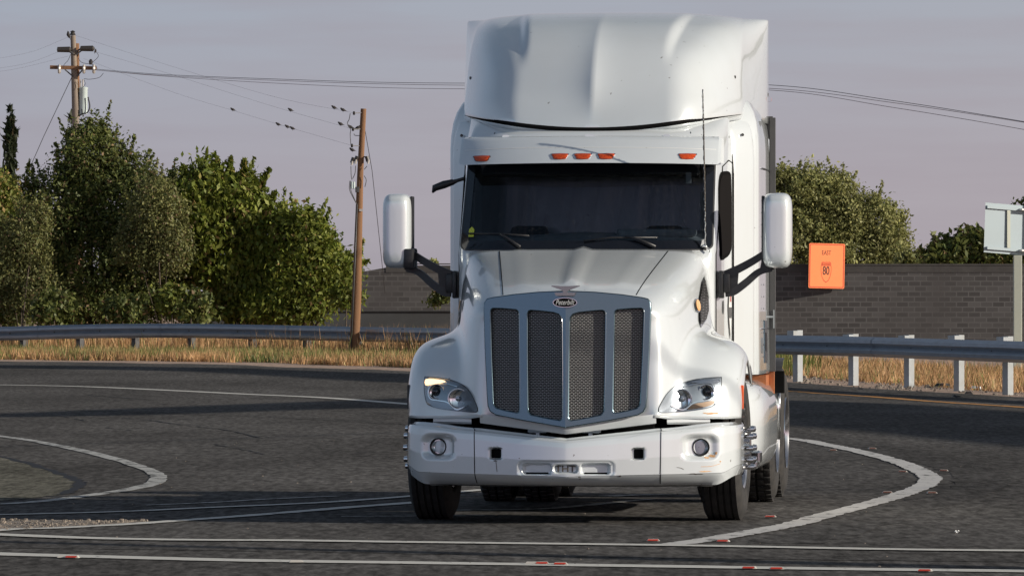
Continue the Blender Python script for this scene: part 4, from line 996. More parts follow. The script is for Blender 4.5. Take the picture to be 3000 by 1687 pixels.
# --- headlights
HL = [(.640, .808), (.655, .850), (.700, .925), (.760, .975), (.850, 1.008), (.940, 1.022), (1.035, 1.028), (1.052, 1.018), (1.048, .92), (1.03, .85), (1.00, .825), (.92, .805), (.76, .788), (.655, .785)]
def shrink(P, k, dx=0, dz=0):
    cx = sum(p[0] for p in P) / len(P); cz = sum(p[1] for p in P) / len(P)
    return [(cx + (x - cx) * k + dx, cz + (z - cz) * k + dz) for x, z in P]
def smooth_poly(P, n=4):
    Q = []; m = len(P)
    for i in range(m):
        p = [Vector((*P[(i + k) % m], 0)) for k in (-1, 0, 1, 2)]
        for j in range(n): q = cr1(*p, j / n); Q.append((q.x, q.y))
    return Q
for s_ in (-1, 1):
    def SX(P): return [(x * s_, z) for x, z in P]
    hl = decal('headlight', smooth_poly(SX(shrink(HL, 1.02))), M['seam'], .003)
    decal('lamp_housing', smooth_poly(SX(HL)), M['housing'], .006, parent=hl)
    def bowl(x, z, r, dpt, mm_, nm, lensr):
        h, nrm = proj(bvh, x * s_, z)
        y = h.y - .012
        Mx = Matrix.Translation((x * s_, y, z))
        b0 = MB().lathe([(-.012, r), (-.016, r * .97), (-.006, r * .9), (.002, r * .55), (.004, .001)], 28, Mx, 'y').build(nm, M['bowl'], hl, True, 40)
        MB().lathe([(-.02, .001), (-.019, lensr * .6), (-.010, lensr), (.0, lensr)], 20, Mx, 'y').build('bulb_lens', mm_, b0, True, 40)
        MB().lathe([(-.018, r * 1.06), (-.020, r), (-.012, r * .97)], 28, Mx, 'y').build('bowl_ring', M['chrome'], b0, True)
    bowl(.79, .878, .068, .05, M['housing'], 'main_beam', .018)
    bowl(.955, .925, .052, .05, M['frit'], 'projector', .029)
    # chrome sweep between the bowls
    strip_on('chrome_trim', SX([(.72, .83), (.80, .802), (.87, .85), (.93, .862), (1.0, .875), (1.02, .93), (.99, .985), (.90, .985), (.80, .962)]), .008, M['bowl'], .018, parent=hl)
    if s_ < 0:
        decal('turn_signal', smooth_poly(SX([(.90, .992), (.95, .982), (1.0, .974), (1.042, .972), (1.040, 1.012), (.96, 1.012), (.90, 1.004)])), M['lit_signal'], .020, parent=hl)
    else:
        decal('turn_signal', smooth_poly(SX([(.85, .995), (.92, .990), (1.03, .985), (1.035, 1.012), (.94, 1.012), (.85, 1.0)])), M['bowl'], .016, parent=hl)
    decal('amber_reflector', smooth_poly(SX([(.83, .805), (.92, .815), (1.0, .838), (1.01, .865), (.93, .852), (.86, .838)])), M['amber_dull'] if s_ > 0 else M['housing'], .014, parent=hl)
    decal('lens_cover', smooth_poly(SX(shrink(HL, .985))), M['lens'], .024, .012, 8, parent=hl)
    # side marker on the fender edge
    MB().box(1.186 * s_ - .012, 1.186 * s_ + .012, .715, .76, .80, .97, b=.006).build('side_marker', M['orange_refl'] if s_ > 0 else M['black'], T)  # left marker coloured black, standing in for the shade on that side

# side vent and round badge on the hood flank (visible on the sunny side)
sidebv = bvh
def side_decal(name, poly, m_, off, s_=1, parent=None):     # poly in (y,z) projected along x
    vs = []; n = len(poly); cy = sum(p[0] for p in poly) / n; cz = sum(p[1] for p in poly) / n
    for r in (1, .8, .6, .4, .2, 0):
        for y, z in poly:
            yy, zz = cy + (y - cy) * r, cz + (z - cz) * r
            h = bvh.ray_cast(Vector((2 * s_, yy, zz)), Vector((-s_, 0, 0)), 2)
            vs.append(((h[0].x if h[0] else .85 * s_) + off * s_, yy, zz))
            if r == 0: break
    fs = []
    for k in range(4):
        for i in range(n): fs.append((k * n + i, k * n + (i + 1) % n, (k + 1) * n + (i + 1) % n, (k + 1) * n + i))
    for i in range(n): fs.append((4 * n + i, 4 * n + (i + 1) % n, 5 * n))
    return MB().add(vs, fs).build(name, m_, parent or T, True, 40)
VENT = [(1.05, 1.44), (1.14, 1.58), (1.30, 1.68), (1.42, 1.72), (1.45, 1.60), (1.42, 1.50), (1.28, 1.44), (1.05, 1.395)]
for s_ in (-1, 1):
    vt = side_decal('hood_vent', shrink(VENT, 1.14), M['chrome'], .004, s_)
    side_decal('vent_mesh', VENT, M['mesh'], .012, s_, vt)
    rb = side_decal('round_badge', [(1.02 + .075 * math.cos(R(a)), 1.535 + .05 * math.sin(R(a))) for a in range(0, 360, 20)], M['chrome'], .014, s_)
    side_decal('round_badge_face', [(1.02 + .062 * math.cos(R(a)), 1.535 + .041 * math.sin(R(a))) for a in range(0, 360, 20)], M['rust'], .018, s_, rb)

# --- bumper
BP = [(0, 0.0), (.645, .135), (.70, .155), (1.0, .30), (1.12, .42), (1.172, .56), (1.185, .78), (1.185, .95)]
def bump_xy(n=150):
    P = [(x, y, 0) for x, y in BP]; out = []
    a = [Vector((.645 * i / 70, .135 * (i / 70) ** 1.4, 0)) for i in range(70)]; b = spline(P[1:], 16)
    return a + b
bx = bump_xy()
PZ = [(-.03, .20, 1), (-.01, .14, 1), (0, .10, 1), (.15, .014, 1), (.19, 0, 1), (.2, -.004, 1), (.5, -.004, 1), (.8, 0, 1), (.9, .004, 1), (.945, .012, 1), (.965, .035, 1), (1.0, .05, 1), (1.0, .12, 1)]
def bump_top(x): return .605 + .11 * min(1, x / .645) * .62 + .038 * sstep(.65, 1.1, x)
def dep(x, z):
    d = 0
    def rr_(cx, cz, hx, hz, r, dd, e=.008):
        qx = abs(x - cx) - (hx - r); qz = abs(z - cz) - (hz - r)
        s = math.hypot(max(qx, 0), max(qz, 0)) + min(max(qx, qz), 0) - r
        return dd * (1 - sstep(-e, e, s))
    d += rr_(.50, .497, .040, .038, .012, .05, .006)
    d += rr_(.205, .392, .098, .036, .022, .04, .008)
    d += rr_(0, .392, .082, .028, .024, .028, .007)
    d += rr_(.0, .392, .335, .055, .04, .007, .006)
    d += rr_(.925, .54, .105, .075, .045, .035, .022)
    return d
rows = []
zn = []
for i in range(len(PZ) - 1):
    k = 1 if i < 4 or i > 7 else (16 if i != 7 else 14)
    k = {4: 14, 5: 26, 6: 22, 7: 8}.get(i, 2)
    for j in range(k): zn.append((PZ[i][0] + (PZ[i + 1][0] - PZ[i][0]) * j / k, PZ[i][1] + (PZ[i + 1][1] - PZ[i][1]) * j / k))
zn.append(PZ[-1][:2])
for t, off in zn:
    row = []
    for s_ in (-1, 1):
        part = []
        for i, q in enumerate(bx):
            d = (bx[min(i + 1, len(bx) - 1)] - bx[max(i - 1, 0)]).normalized(); nrm = Vector((-d.y, d.x, 0))      # inward
            x = q.x
            if i == 0: nrm = Vector((0, 1, 0))
            z0 = .275 + .0 * x; z1 = bump_top(x)
            lift = .065 * sstep(1.06, 1.185, x) * (1 - t)
            z = z0 + (z1 - z0) * t + lift
            if t < .19: off_ = off * (1 - .8 * sstep(.95, 1.17, x))
            else: off_ = off
            o_ = off_ + (dep(x, z) if 0 < t < 1 else 0)
            p = q + nrm * o_
            part.append((p.x * s_, p.y, z))
        row += part[:0:-1] if s_ < 0 else part
    rows.append(row)
bumper = MB().grid(rows).build('bumper', M['paint'], T, True, 38)
bbv = BVHTree.FromPolygons([v.co.copy() for v in bumper.data.vertices], [tuple(p.vertices) for p in bumper.data.polygons])
for s_ in (-1, 1):
    h, _ = proj(bbv, .5 * s_, .497)
    decal('tow_hole', rrect(.5 * s_ - .034, .5 * s_ + .034, .497 - .032, .497 + .032, .01), M['seam'], .0025, bv=bbv, parent=bumper)
    strip_on('panel_gap', [(.645 * s_, .285), (.652 * s_, .36), (.655 * s_, .5), (.657 * s_, .685)], .006, M['seam'], .002, bbv, bumper, 10)
    decal('slot_shadow_edge', rrect(.205 * s_ - .080, .205 * s_ + .080, .357, .368, .004), M['seam'], .002, bv=bbv, parent=bumper)
    h, _ = proj(bbv, .925 * s_, .54)
    Mx = Matrix.Translation((.925 * s_, h.y - .004, .54)) @ Matrix.Rotation(R(12) * s_, 4, 'Z')
    fl = MB().lathe([(.03, .062), (-.012, .062), (-.018, .058), (-.012, .052), (.0, .05)], 28, Mx, 'y').build('fog_lamp', M['black'], bumper, True, 40)
    MB().lathe([(-.004, .052), (.012, .035), (.018, .001)], 24, Mx, 'y').build('reflector_bowl', M['bowl'], fl, True)
    MB().lathe([(-.014, .001), (-.012, .03), (-.005, .052)], 24, Mx, 'y').build('lamp_glass', M['lens'], fl, True)
text('lettering', 'THT', .062, M['scratch'], bumper, (-.005, proj(bbv, .03, .392)[0].y - .006, .392), sx=1.2, bev=.001)
# rust scrapes and scratches (marks with a shape of their own)
def blot(cx, cz, rx, rz, m_, seed, bv=bbv, par=None, name='rust_mark'):
    q = random.Random(seed); P = [(cx + rx * math.cos(a) * q.uniform(.45, 1.1), cz + rz * math.sin(a) * q.uniform(.35, 1.1)) for a in np.linspace(0, 6.0, 22)]
    decal(name, P, m_, .0022, rings=3, bv=bv, parent=par or bumper, smooth=False)
blot(1.005, .478, .030, .014, M['rust'], 1); blot(.965, .468, .022, .008, M['rust'], 2); blot(1.03, .50, .010, .012, M['rust'], 5)
blot(.96, .372, .05, .005, M['rust'], 3); blot(.90, .355, .06, .005, M['scratch'], 4); blot(1.06, .44, .006, .006, M['rust'], 6)
strip_on('scratch', [(.765, .402), (.79, .398), (.812, .388)], .003, M['scratch'], .0022, bbv, bumper)
strip_on('scratch', [(.93, .405), (1.0, .408), (1.06, .425)], .003, M['rust'], .0022, bbv, bumper)
strip_on('scratch', [(-.50, .452), (-.497, .43), (-.494, .40), (-.490, .37)], .004, M['scratch'], .0022, bbv, bumper)
blot(-.505, .447, .018, .006, M['scratch'], 8); blot(.375, .343, .012, .008, M['scratch'], 9); blot(-.33, .465, .006, .004, M['scratch'], 10)
blot(1.0, .775, .09, .008, M['rust'], 11, bvh, hood)
# dark space, hinges and rails between bumper and hood
gap = MB(); gap.box(-1.05, 1.05, .62, .80, .30, .80).box(-.6, .6, .22, .6, .34, .70)
gap.build('radiator_support', M['seam'], T)
for x in (-.205, .165):
    MB().box(x - .07, x + .07, .10, .16, .645, .665, b=.004).box(x - .012, x + .012, .09, .16, .60, .66).lathe([(-.06, .014), (.06, .014)], 8, Matrix.Translation((x, .095, .655))).build('hood_hinge', M['galv'], T)
for s_ in (-1, 1):
    sp_ = []
    for z, dy in ((.70, .02), (.715, 0), (.735, .0), (.745, .02)):
        sp_.append([(x * s_, .27 + (x - .7) * .62 + dy, z) for x in np.linspace(.69, .98, 8)])
    MB().grid(sp_).build('splash_strip', M['paint'], bumper, True, 40)

# --- cab shell: horizontal sections, front opening left for the windshield
def cab_pt(u, z):
    """u: 0 centre .. 1 corner of the windshield .. 2 rear of the cab"""
    tz = (z - 1.94) / .66
    yf = 1.40 + .47 * tz if z < 2.6 else 1.87 + (z - 2.6) * .9 + max(0, z - 2.78) ** 2 * 9
    xc = .925 - .012 * max(0, tz) - (.5 * max(0, z - 2.72) ** 1.6)
    if z < 1.94: yf = 1.40
    if u <= 1:
        x = xc * (1 - (1 - u) ** 1.0) if u < .999 else xc
        y = yf + .10 * u ** 2 + .14 * u ** 6
        return Vector((x, y, z))
    t = u - 1
    yr = 2.80; xr = .985 - max(0, z - 2.72) * .12
    y0 = yf + .24
    y = y0 + (yr - y0) * t
    x = xc + (xr - xc) * (1 - (1 - t) ** 2.2) * 1.0
    return Vector((x, y, z))
us = [i / 24 for i in range(25)] + [1 + t for t in (.03, .07, .13, .2, .3, .4, .5, .6, .7, .8, .9, 1.0)]
zs = [.95, 1.2, 1.5, 1.8, 1.94] + [1.94 + .66 * i / 16 for i in range(1, 17)] + [2.66, 2.72, 2.78, 2.84, 2.89, 2.93, 2.955]
rows = mirror_rows([[cab_pt(u, z) for u in us] for z in zs])
nU = len(us) - 1
def in_ws(i, j):
    k = j - nU if j >= nU else nU - 1 - j          # half index of cell
    return 4 <= i < 20 and k < 23
cab = MB().grid(rows, in_ws).build('cab', M['paint'], T, True, 55)
ri = rows[-1]
MB().add([Vector(p) for p in ri], [tuple(range(len(ri)))]).build('roof', M['paint'], cab)
solidify(cab, .02, -1)
# windshield glass and black border
def ws_pt(s, z, off): # s in -1..1
    p = cab_pt(abs(s), z); return Vector((p.x * (1 if s >= 0 else -1), p.y - off, p.z))
G = [[ws_pt(s, z, .002) for s in np.linspace(-.955, .955, 41)] for z in np.linspace(1.945, 2.60, 17)]
wsd = MB().grid(G).build('windshield', M['glass'], T, True)
def ws_ring(name, o_, i_, m_, off, par):
    mbr = MB(); n = len(o_)
    a = [ws_pt(x, z, off) for x, z in o_]; b = [ws_pt(x, z, off) for x, z in i_]
    return mbr.add(a + b, [(k, (k + 1) % n, n + (k + 1) % n, n + k) for k in range(n)]).build(name, m_, par, True)
def dense(P, m):
    out = []
    for i in range(len(P)):
        a, b = P[i], P[(i + 1) % len(P)]; L = math.hypot(a[0] - b[0], a[1] - b[1]); k = max(1, int(L / m))
        for j in range(k): out.append((a[0] + (b[0] - a[0]) * j / k, a[1] + (b[1] - a[1]) * j / k))
    return out
def rr2(x0, x1, z0, z1, rx, rz, n=6):
    P = []
    for cx, cz, a0 in ((x1 - rx, z1 - rz, 0), (x0 + rx, z1 - rz, 90), (x0 + rx, z0 + rz, 180), (x1 - rx, z0 + rz, 270)):
        for k in range(n + 1):
            a = R(a0 + 90 * k / n); P.append((cx + rx * math.cos(a), cz + rz * math.sin(a)))
    return dense(P, .05)
O_ = rr2(-.985, .985, 1.938, 2.606, .06, .045); I_ = []
for x, z in O_:
    I_.append((max(-.935, min(.935, x * .94)), max(2.0, min(2.585, 1.94 + (z - 1.94) * .96 + .012))))
ws_ring('glass_border', O_, I_, M['frit'], .0045, wsd)
outer = [(x * 1.0, z) for x, z in rr2(-.999, .999, 1.92, 2.615, .01, .008)]
fr_o = []; fr_i = []
# white surround that rounds the corners of the glass opening
for x, z in O_:
    fr_i.append((x, z)); fr_o.append((math.copysign(min(1.0, abs(x) * 1.03 + .0), x), z if 1.96 < z < 2.58 else (1.925 if z < 2.2 else 2.615)))
ws_ring('windshield_gasket', [(max(-.999, min(.999, x * 1.012)), z + (.006 if z > 2.3 else -.006)) for x, z in O_], O_, M['black'], .006, wsd)
# wipers
def wpt(x, z, off): return ws_pt(x / .925, z, off)
for (pts, blade, a0) in (((( -.46, 1.955), (-.58, 2.03), (-.62, 2.05)), ((-.86, 2.055), (-.60, 2.05), (-.40, 2.035)), 0), (((.52, 1.955), (.40, 2.01), (.30, 2.03)), ((.0, 2.00), (.20, 2.022), (.53, 2.022)), 0)):
    w_ = MB().tube([wpt(*p, .03) for p in pts], [.012, .009, .007], 6).build('wiper', M['black'], T, True)
    MB().tube([wpt(*p, .022) for p in blade], .0075, 6).build('wiper_blade', M['black'], w_, True)
# yellow inspection sticker low on the passenger side
MB().add([ws_pt(-.93, 2.03, .006), ws_pt(-.885, 2.03, .006), ws_pt(-.885, 2.085, .006), ws_pt(-.907, 2.105, .006), ws_pt(-.93, 2.085, .006)], [(0, 1, 2, 3, 4)]).build('sticker', mat('yellow_sticker', (.55, .60, .05), .5), wsd)
# interior
itr = MB(); itr.box(-.90, .90, 2.95, 3.0, 1.3, 2.8).box(-.93, -.90, 1.95, 3.0, 1.3, 1.98).box(.90, .93, 1.95, 3.0, 1.3, 1.98).box(-.9, .9, 2.05, 3.0, 2.72, 2.76).box(-.9, .9, 1.5, 3.0, 1.28, 1.32)
itr.build('cab_interior', M['int'], cab)
db = []
for y, z in ((1.46, 1.93), (1.50, 1.98), (1.62, 2.035), (1.80, 2.055), (1.95, 2.04), (2.0, 1.9)):
    db.append([(x, y + .12 * (x / .9) ** 2, z + .012 * math.cos(x * 6) + (.02 if x > .25 else 0) * sstep(.25, .35, x)) for x in np.linspace(-.86, .86, 31)])
MB().grid(db).build('dashboard', M['dash'], cab, True, 50)
db = MB(); db.box(.22, .80, 1.62, 1.72, 2.03, 2.085, b=.02); db.build('instrument_hood', M['dash'], cab)
sw = MB()
Mx = Matrix.Translation((.50, 2.08, 1.93)) @ Matrix.Rotation(R(-40), 4, 'X')
cs_ = [(.23 * math.cos(t), .23 * math.sin(t), 0) for t in np.linspace(0, 2 * math.pi, 33)]
sw.tube([Mx @ Vector(p) for p in cs_], .016, 8, False).tube([Mx @ Vector((-.22, 0, 0)), Mx @ Vector((.22, 0, 0))], .02, 6); sw.build('steering_wheel', M['black'], cab, True)
for x in (-.5, .5):
    s_m = MB(); s_m.box(x - .24, x + .24, 2.45, 2.60, 1.4, 1.96, b=.06).box(x - .14, x + .14, 2.47, 2.57, 1.97, 2.12, b=.04); s_m.build('seat', M['seat'], cab, True, 40)
MB().box(-.80, .80, 1.95, 2.0, 2.47, 2.60, b=.02).build('sun_shade_band', M['black'], cab)
MB().box(.70, .74, 1.93, 1.945, 2.42, 2.50).build('toll_tag', M['white'], cab)
for x in (-.865, .815):
    MB().box(x - .012, x + .012, 1.99, 2.04, 2.04, 2.36, b=.004).build('pillar_trim', M['dash'], cab)
# door windows, door and cab seams
for s_ in (-1, 1):
    def cs(y, z, off):
        y0 = cab_pt(1, z).y; t = min(1, max(0, (y - y0) / (2.80 - y0))); p = cab_pt(1 + t, z); return Vector(((p.x + off) * s_, p.y, z))
    win = smooth_poly([(1.92, 1.93), (2.02, 2.3), (2.14, 2.46), (2.3, 2.49), (2.55, 2.485), (2.62, 2.42), (2.64, 2.1), (2.6, 1.97), (2.2, 1.91)], 3)
    def sidepoly(P, off):
        cy = sum(p[0] for p in P) / len(P); cz = sum(p[1] for p in P) / len(P); vs = []; n = len(P)
        for r in (1, .66, .33):
            vs += [cs(cy + (y - cy) * r, cz + (z - cz) * r, off) for y, z in P]
        vs.append(cs(cy, cz, off)); fs = []
        for k in range(2):
            for i in range(n): fs.append((k * n + i, k * n + (i + 1) % n, (k + 1) * n + (i + 1) % n, (k + 1) * n + i))
        for i in range(n): fs.append((2 * n + i, 2 * n + (i + 1) % n, 3 * n))
        return vs, fs
    dw = MB().add(*sidepoly(shrink(win, 1.10), .003)).build('door_window', M['seam'], T, True)
    MB().add(*sidepoly(win, .006)).build('window_glass', M['dark_window'], dw, True)
    seam = MB()
    seam.tube([cs(1.72, z, .001) for z in np.linspace(1.0, 1.9, 8)] + [cs(2.1, 2.35, .001), cs(2.25, 2.55, .001), cs(2.5, 2.60, .001), cs(2.78, 2.585, .001)], .005, 5)
    seam.build('door_seam', M['seam'], cab)
# gap between cab and sleeper
gp_ = MB()
pts = [Vector((.965, 2.82, z)) for z in (.98, 1.4, 1.8, 2.2, 2.5)] + [Vector((.955, 2.82, 2.66)), Vector((.93, 2.82, 2.78)), Vector((.89, 2.80, 2.88)), Vector((.82, 2.76, 2.955))]
for s_ in (-1, 1):
    gp_.tube([Vector((p.x * s_, p.y, p.z)) for p in pts], .030, 8)
gp_.build('cab_gasket', M['seam'], cab, True)

# --- visor with marker lights
def vis(x, z):
    t = (z - 2.60) / .19
    return 1.66 + .16 * (abs(x) / .94) ** 2 + .05 * (abs(x) / .94) ** 8 + .16 * t + (.03 * t * t)
rows = []
for z in np.linspace(2.60, 2.79, 9):
    zz = z - .012 * 0
    rows.append([(x, vis(x, z), z - .010 * (abs(x) / .94) ** 2 * (1 if z < 2.7 else .3)) for x in list(np.linspace(-.935, .935, 49))])
rim = [[(x * .995, vis(x, 2.79) + .05, 2.80) for x in np.linspace(-.935, .935, 49)], [(x * .99, vis(x, 2.79) + .16, 2.79) for x in np.linspace(-.935, .935, 49)]]
und = [[(x * .99, vis(x, 2.6) + .10, 2.612) for x in np.linspace(-.935, .935, 49)]]
ends = MB()
visor = MB().grid(und + rows + rim)
for s_ in (-1, 1):
    visor.grid([[(.935 * s_, vis(.935, z), z - (.010 if z < 2.7 else .003)) for z in np.linspace(2.60, 2.79, 9)], [(.955 * s_, vis(.935, z) + .03, z) for z in np.linspace(2.605, 2.785, 9)], [(.96 * s_, 2.2, z) for z in np.linspace(2.605, 2.785, 9)]])
visor = visor.build('sun_visor', M['paint'], T, True, 40)
vbv = BVHTree.FromPolygons([v.co.copy() for v in visor.data.vertices], [tuple(p.vertices) for p in visor.data.polygons])
for x, z in ((-.782, 2.638), (-.20, 2.650), (-.032, 2.650), (.138, 2.650), (.722, 2.650)):
    P = [(x - .056, z + .018), (x + .056, z + .018), (x + .052, z + .002), (x + .038, z - .019), (x - .038, z - .019), (x - .052, z + .002)]
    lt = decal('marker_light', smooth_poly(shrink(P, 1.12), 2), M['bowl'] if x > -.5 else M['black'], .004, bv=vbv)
    decal('amber_lens', smooth_poly(P, 2), M['amber'], .010, .006, bv=vbv, parent=lt)
strip_on('visor_crease', [(-.92, 2.700), (-.5, 2.712), (0, 2.715), (.5, 2.712), (.92, 2.702)], .003, M['white'], .002, vbv, visor)
VZ = -.035
visor.location.z = VZ
for o in list(T.children):
    if o.name.startswith('marker_light'): o.location.z = VZ
# visor brackets
for x in (-.62, .0, .56):
    b_ = MB(); w_ = .065 if x == 0 else .04
    b_.prism([(x - w_, 2.785), (x - w_ * .5, 2.812), (x + w_ * .4, 2.812), (x + w_, 2.785)], 1.93 + .12 * x * x, 2.06 + .12 * x * x)
    b_.build('visor_bracket', M['paint'], visor)
for s_ in (-1, 1):
    MB().tube([cab_pt(.80, 2.79) * 1 if s_ > 0 else Vector((-cab_pt(.80, 2.79).x, cab_pt(.80, 2.79).y, 2.79)), Vector((cab_pt(.78, 2.93).x * s_, cab_pt(.78, 2.93).y - .002, 2.935))], .003, 5).build('roof_seam', M['seam'], cab)

# --- roof fairing
def fy(v):   # front curve y, z from bottom to top
    C = [(2.09, 2.825), (2.15, 3.02), (2.27, 3.24), (2.48, 3.44), (2.82, 3.605), (3.25, 3.70), (3.7, 3.725)]
    k = v * (len(C) - 1); i = min(int(k), len(C) - 2); f = k - i
    p = [Vector((0, *C[max(0, min(len(C) - 1, i + j))])) for j in (-1, 0, 1, 2)]
    if i == 0: p[0] = 2 * p[1] - p[2]
    if i == len(C) - 2: p[3] = 2 * p[2] - p[1]
    q = cr1(*p, f); return q.y, q.z
rows = []
FX = list(np.linspace(0, .94, 48)) + [.96, .978, .99, 1.0, 1.01, 1.02]
for iv in range(41):
    v = iv / 40; y0, z0 = fy(v); row = []
    seamlift = (1 - sstep(0, .35, v))
    wx = 1.02 - .045 * v
    for x in FX:
        a = x / 1.02; X = x * wx / 1.02
        y = y0 + .12 * a ** 2 + .82 * (1 - .42 * v) * max(0, (a - .52) / .48) ** 2.3
        z = z0 + seamlift * .135 * a ** 2 - .02 * a ** 4 * v
        # centre ridge
        rdg = sstep(0, .3, v) * (1 - .6 * sstep(.8, 1, v))
        y += .05 * rdg * (1 - math.exp(-(x / .13))) - .02 * rdg
        # scooped flutes each side, opening towards the top corners
        xi = .50 + .11 * sstep(.4, .95, v)
        dd = sstep(.34, .66, v) * (1 - sstep(.72, 1.0, v)) * sstep(xi, xi + .08, x) * (1 - sstep(xi + .10, 1.0, x))
        y += .095 * dd; z -= .015 * dd
        row.append(Vector((X, y, z)))
    # side wall, flaring to the rear edge
    e_ = row[-1]
    for t in (.04, .10, .25, .45, .65, .8, .9, 1.0):
        yy = e_.y + (4.36 - e_.y) * t
        xx = e_.x + .018 * min(1, t * 12) + (1.14 - e_.x - .018) * sstep(0.0, 1.0, t) ** .8 * (1 if t > .1 else 0)
        zz = e_.z + (3.70 - e_.z) * t * v ** 6
        row.append(Vector((xx, yy, zz)))
    rows.append(row)
rows.insert(0, [Vector((p.x, p.y + .025, p.z - .04)) for p in rows[0]])
# roof deck to the rear
last = rows[-1]
for t in (.25, .6, 1.0):
    rows.append([Vector((p.x, p.y + (4.36 - p.y) * t, p.z + (3.70 - p.z) * t)) for p in last])
fair = MB().grid(mirror_rows(rows)).build('roof_fairing', M['paint'], T, True, 48)
fbv = BVHTree.FromPolygons([v.co.copy() for v in fair.data.vertices], [tuple(p.vertices) for p in fair.data.polygons])
solidify(fair, .02, -1)
# dark gasket under the fairing edge
gk = [Vector((p[0], p[1] - .004, p[2] - .006)) for p in mirror_rows(rows)[1][8:-8]]
gk = [p + Vector((0, -.004, .0)) for p in gk]
MB().tube(gk, .018, 8).build('fairing_gasket', M['seam'], fair, True)
for x in (-.125, .065):
    h = proj(fbv, x, 2.95)[0] or Vector((x, 2.24, 2.95))
    bt = MB().lathe([(-.03, .002), (-.028, .012), (-.012, .018), (.01, .022)], 14, Matrix.Translation(h), 'y').build('fairing_bolt', M['insul_dark'], fair, True, 50)
for z in (3.15, 3.22):
    for x in (-.99, .99):
        h = proj(fbv, x, z)[0] or Vector((x, 3.0, z))
        MB().box(x - .007, x + .007, h.y - .012, h.y + .01, z, z + .022, b=.003).build('side_clip', M['insul_dark'], fair)
ml = MB().box(1.13, 1.16, 4.30, 4.36, 3.13, 3.16, b=.004).build('rear_marker_light', M['dark_grey'], T)
MB().lathe([(-.012, .02), (.012, .02)], 10, Matrix.Translation((1.165, 4.33, 3.11)), 'y').build('amber_lens', M['orange_refl'], ml)

# --- sleeper
rows = []
PL = [(.90, 2.86), (.955, 2.865), (.985, 2.885), (1.05, 2.975), (1.12, 3.07), (1.145, 3.11), (1.160, 3.18), (1.165, 3.5), (1.17, 3.9), (1.165, 4.36)]
for z, inn, fb in ((1.02, 0, 0), (1.05, -.004, 0), (1.5, 0, 0), (2.0, 0, 0), (2.5, 0, 0), (2.7, 0, 0), (2.80, .004, .01), (2.90, .018, .03), (2.98, .042, .06), (3.05, .08, .10), (3.10, .13, .15), (3.13, .19, .2), (3.14, .28, .25)):
    rows.append([Vector((max(.6, x - inn * (1 if x > 1.0 else .6)), y + fb * (1 if y < 3.6 else 0), z)) for x, y in spline([(x, y, 0) for x, y in PL], 4) and [(q.x, q.y) for q in spline([(x, y, 0) for x, y in PL], 4)]])
sl_ = MB()
for s_ in (-1, 1):
    sl_.grid([[(p.x * s_, p.y, p.z) for p in r] for r in rows])
sl_.add([(x, 4.355, z) for x, z in ((-1.165, 1.02), (1.165, 1.02), (1.165, 2.8), (1.0, 3.12), (-1.0, 3.12), (-1.165, 2.8))], [(0, 1, 2, 3, 4, 5)])
sl_.add([(x, 2.95, z) for x, z in ((-.98, 1.0), (.98, 1.0), (.98, 2.7), (.85, 3.1), (-.85, 3.1), (-.98, 2.7))], [(0, 1, 2, 3, 4, 5)])
sl_.add([(x, y, 1.03) for x, y in ((-.97, 2.9), (.97, 2.9), (1.16, 3.3), (1.16, 4.35), (-1.16, 4.35), (-1.16, 3.3))], [(0, 1, 2, 3, 4, 5)])
sleeper = sl_.build('sleeper', M['paint'], T, True, 50)
# lower shoulder skin in front of the sleeper, one tall narrow panel each side
rows2 = []
PL2 = [(.93, 2.835), (.972, 2.835), (1.005, 2.86), (1.06, 2.935), (1.105, 3.0), (1.125, 3.035), (1.13, 3.08)]
for z, inn, fb in ((1.03, 0, 0), (1.6, 0, 0), (2.3, 0, 0), (2.62, 0, 0), (2.74, .006, .008), (2.83, .020, .022), (2.90, .042, .045), (2.95, .07, .08), (2.98, .105, .12), (2.99, .13, .17)):
    rows2.append([(max(.93, q.x - inn * (1 if q.x > .96 else .3)), q.y + fb, z) for q in spline([(x, y, 0) for x, y in PL2], 4)])
for s_ in (-1, 1):
    MB().grid([[(p[0] * s_, p[1], p[2]) for p in r] for r in rows2]).build('shoulder_fairing', M['paint'], sleeper, True, 50)
    MB().lathe([(-.004, .001), (-.004, .009), (.004, .012)], 8, Matrix.Translation((1.05 * s_, 2.935, 2.80)), 'y').build('screw', M['insul_dark'], sleeper)
for z in (2.56, 1.36):
    for s_ in (-1, 1):
        MB().tube([(1.168 * s_, 3.24, z), (1.176 * s_, 3.3, z), (1.176 * s_, 4.34, z)], .005, 5).build('trim_strip', M['chrome'], sleeper)
for s_ in (-1, 1):
    MB().box(1.172 * s_ - .004, 1.172 * s_ + .004, 3.62, 3.95, 1.10, 1.42, b=.002).build('luggage_door', M['satin'], sleeper)
    MB().box(1.178 * s_ - .004, 1.178 * s_ + .004, 3.70, 3.78, 1.19, 1.33, b=.002).build('door_latch', M['black'], sleeper)
rv = MB()
for k in range(14): rv.lathe([(0, .007), (.006, .004), (.007, .0005)], 6, Matrix.Translation((1.171, 3.5, 1.15 + k * .09)))
rv.build('rivet_row', M['chrome'], sleeper)
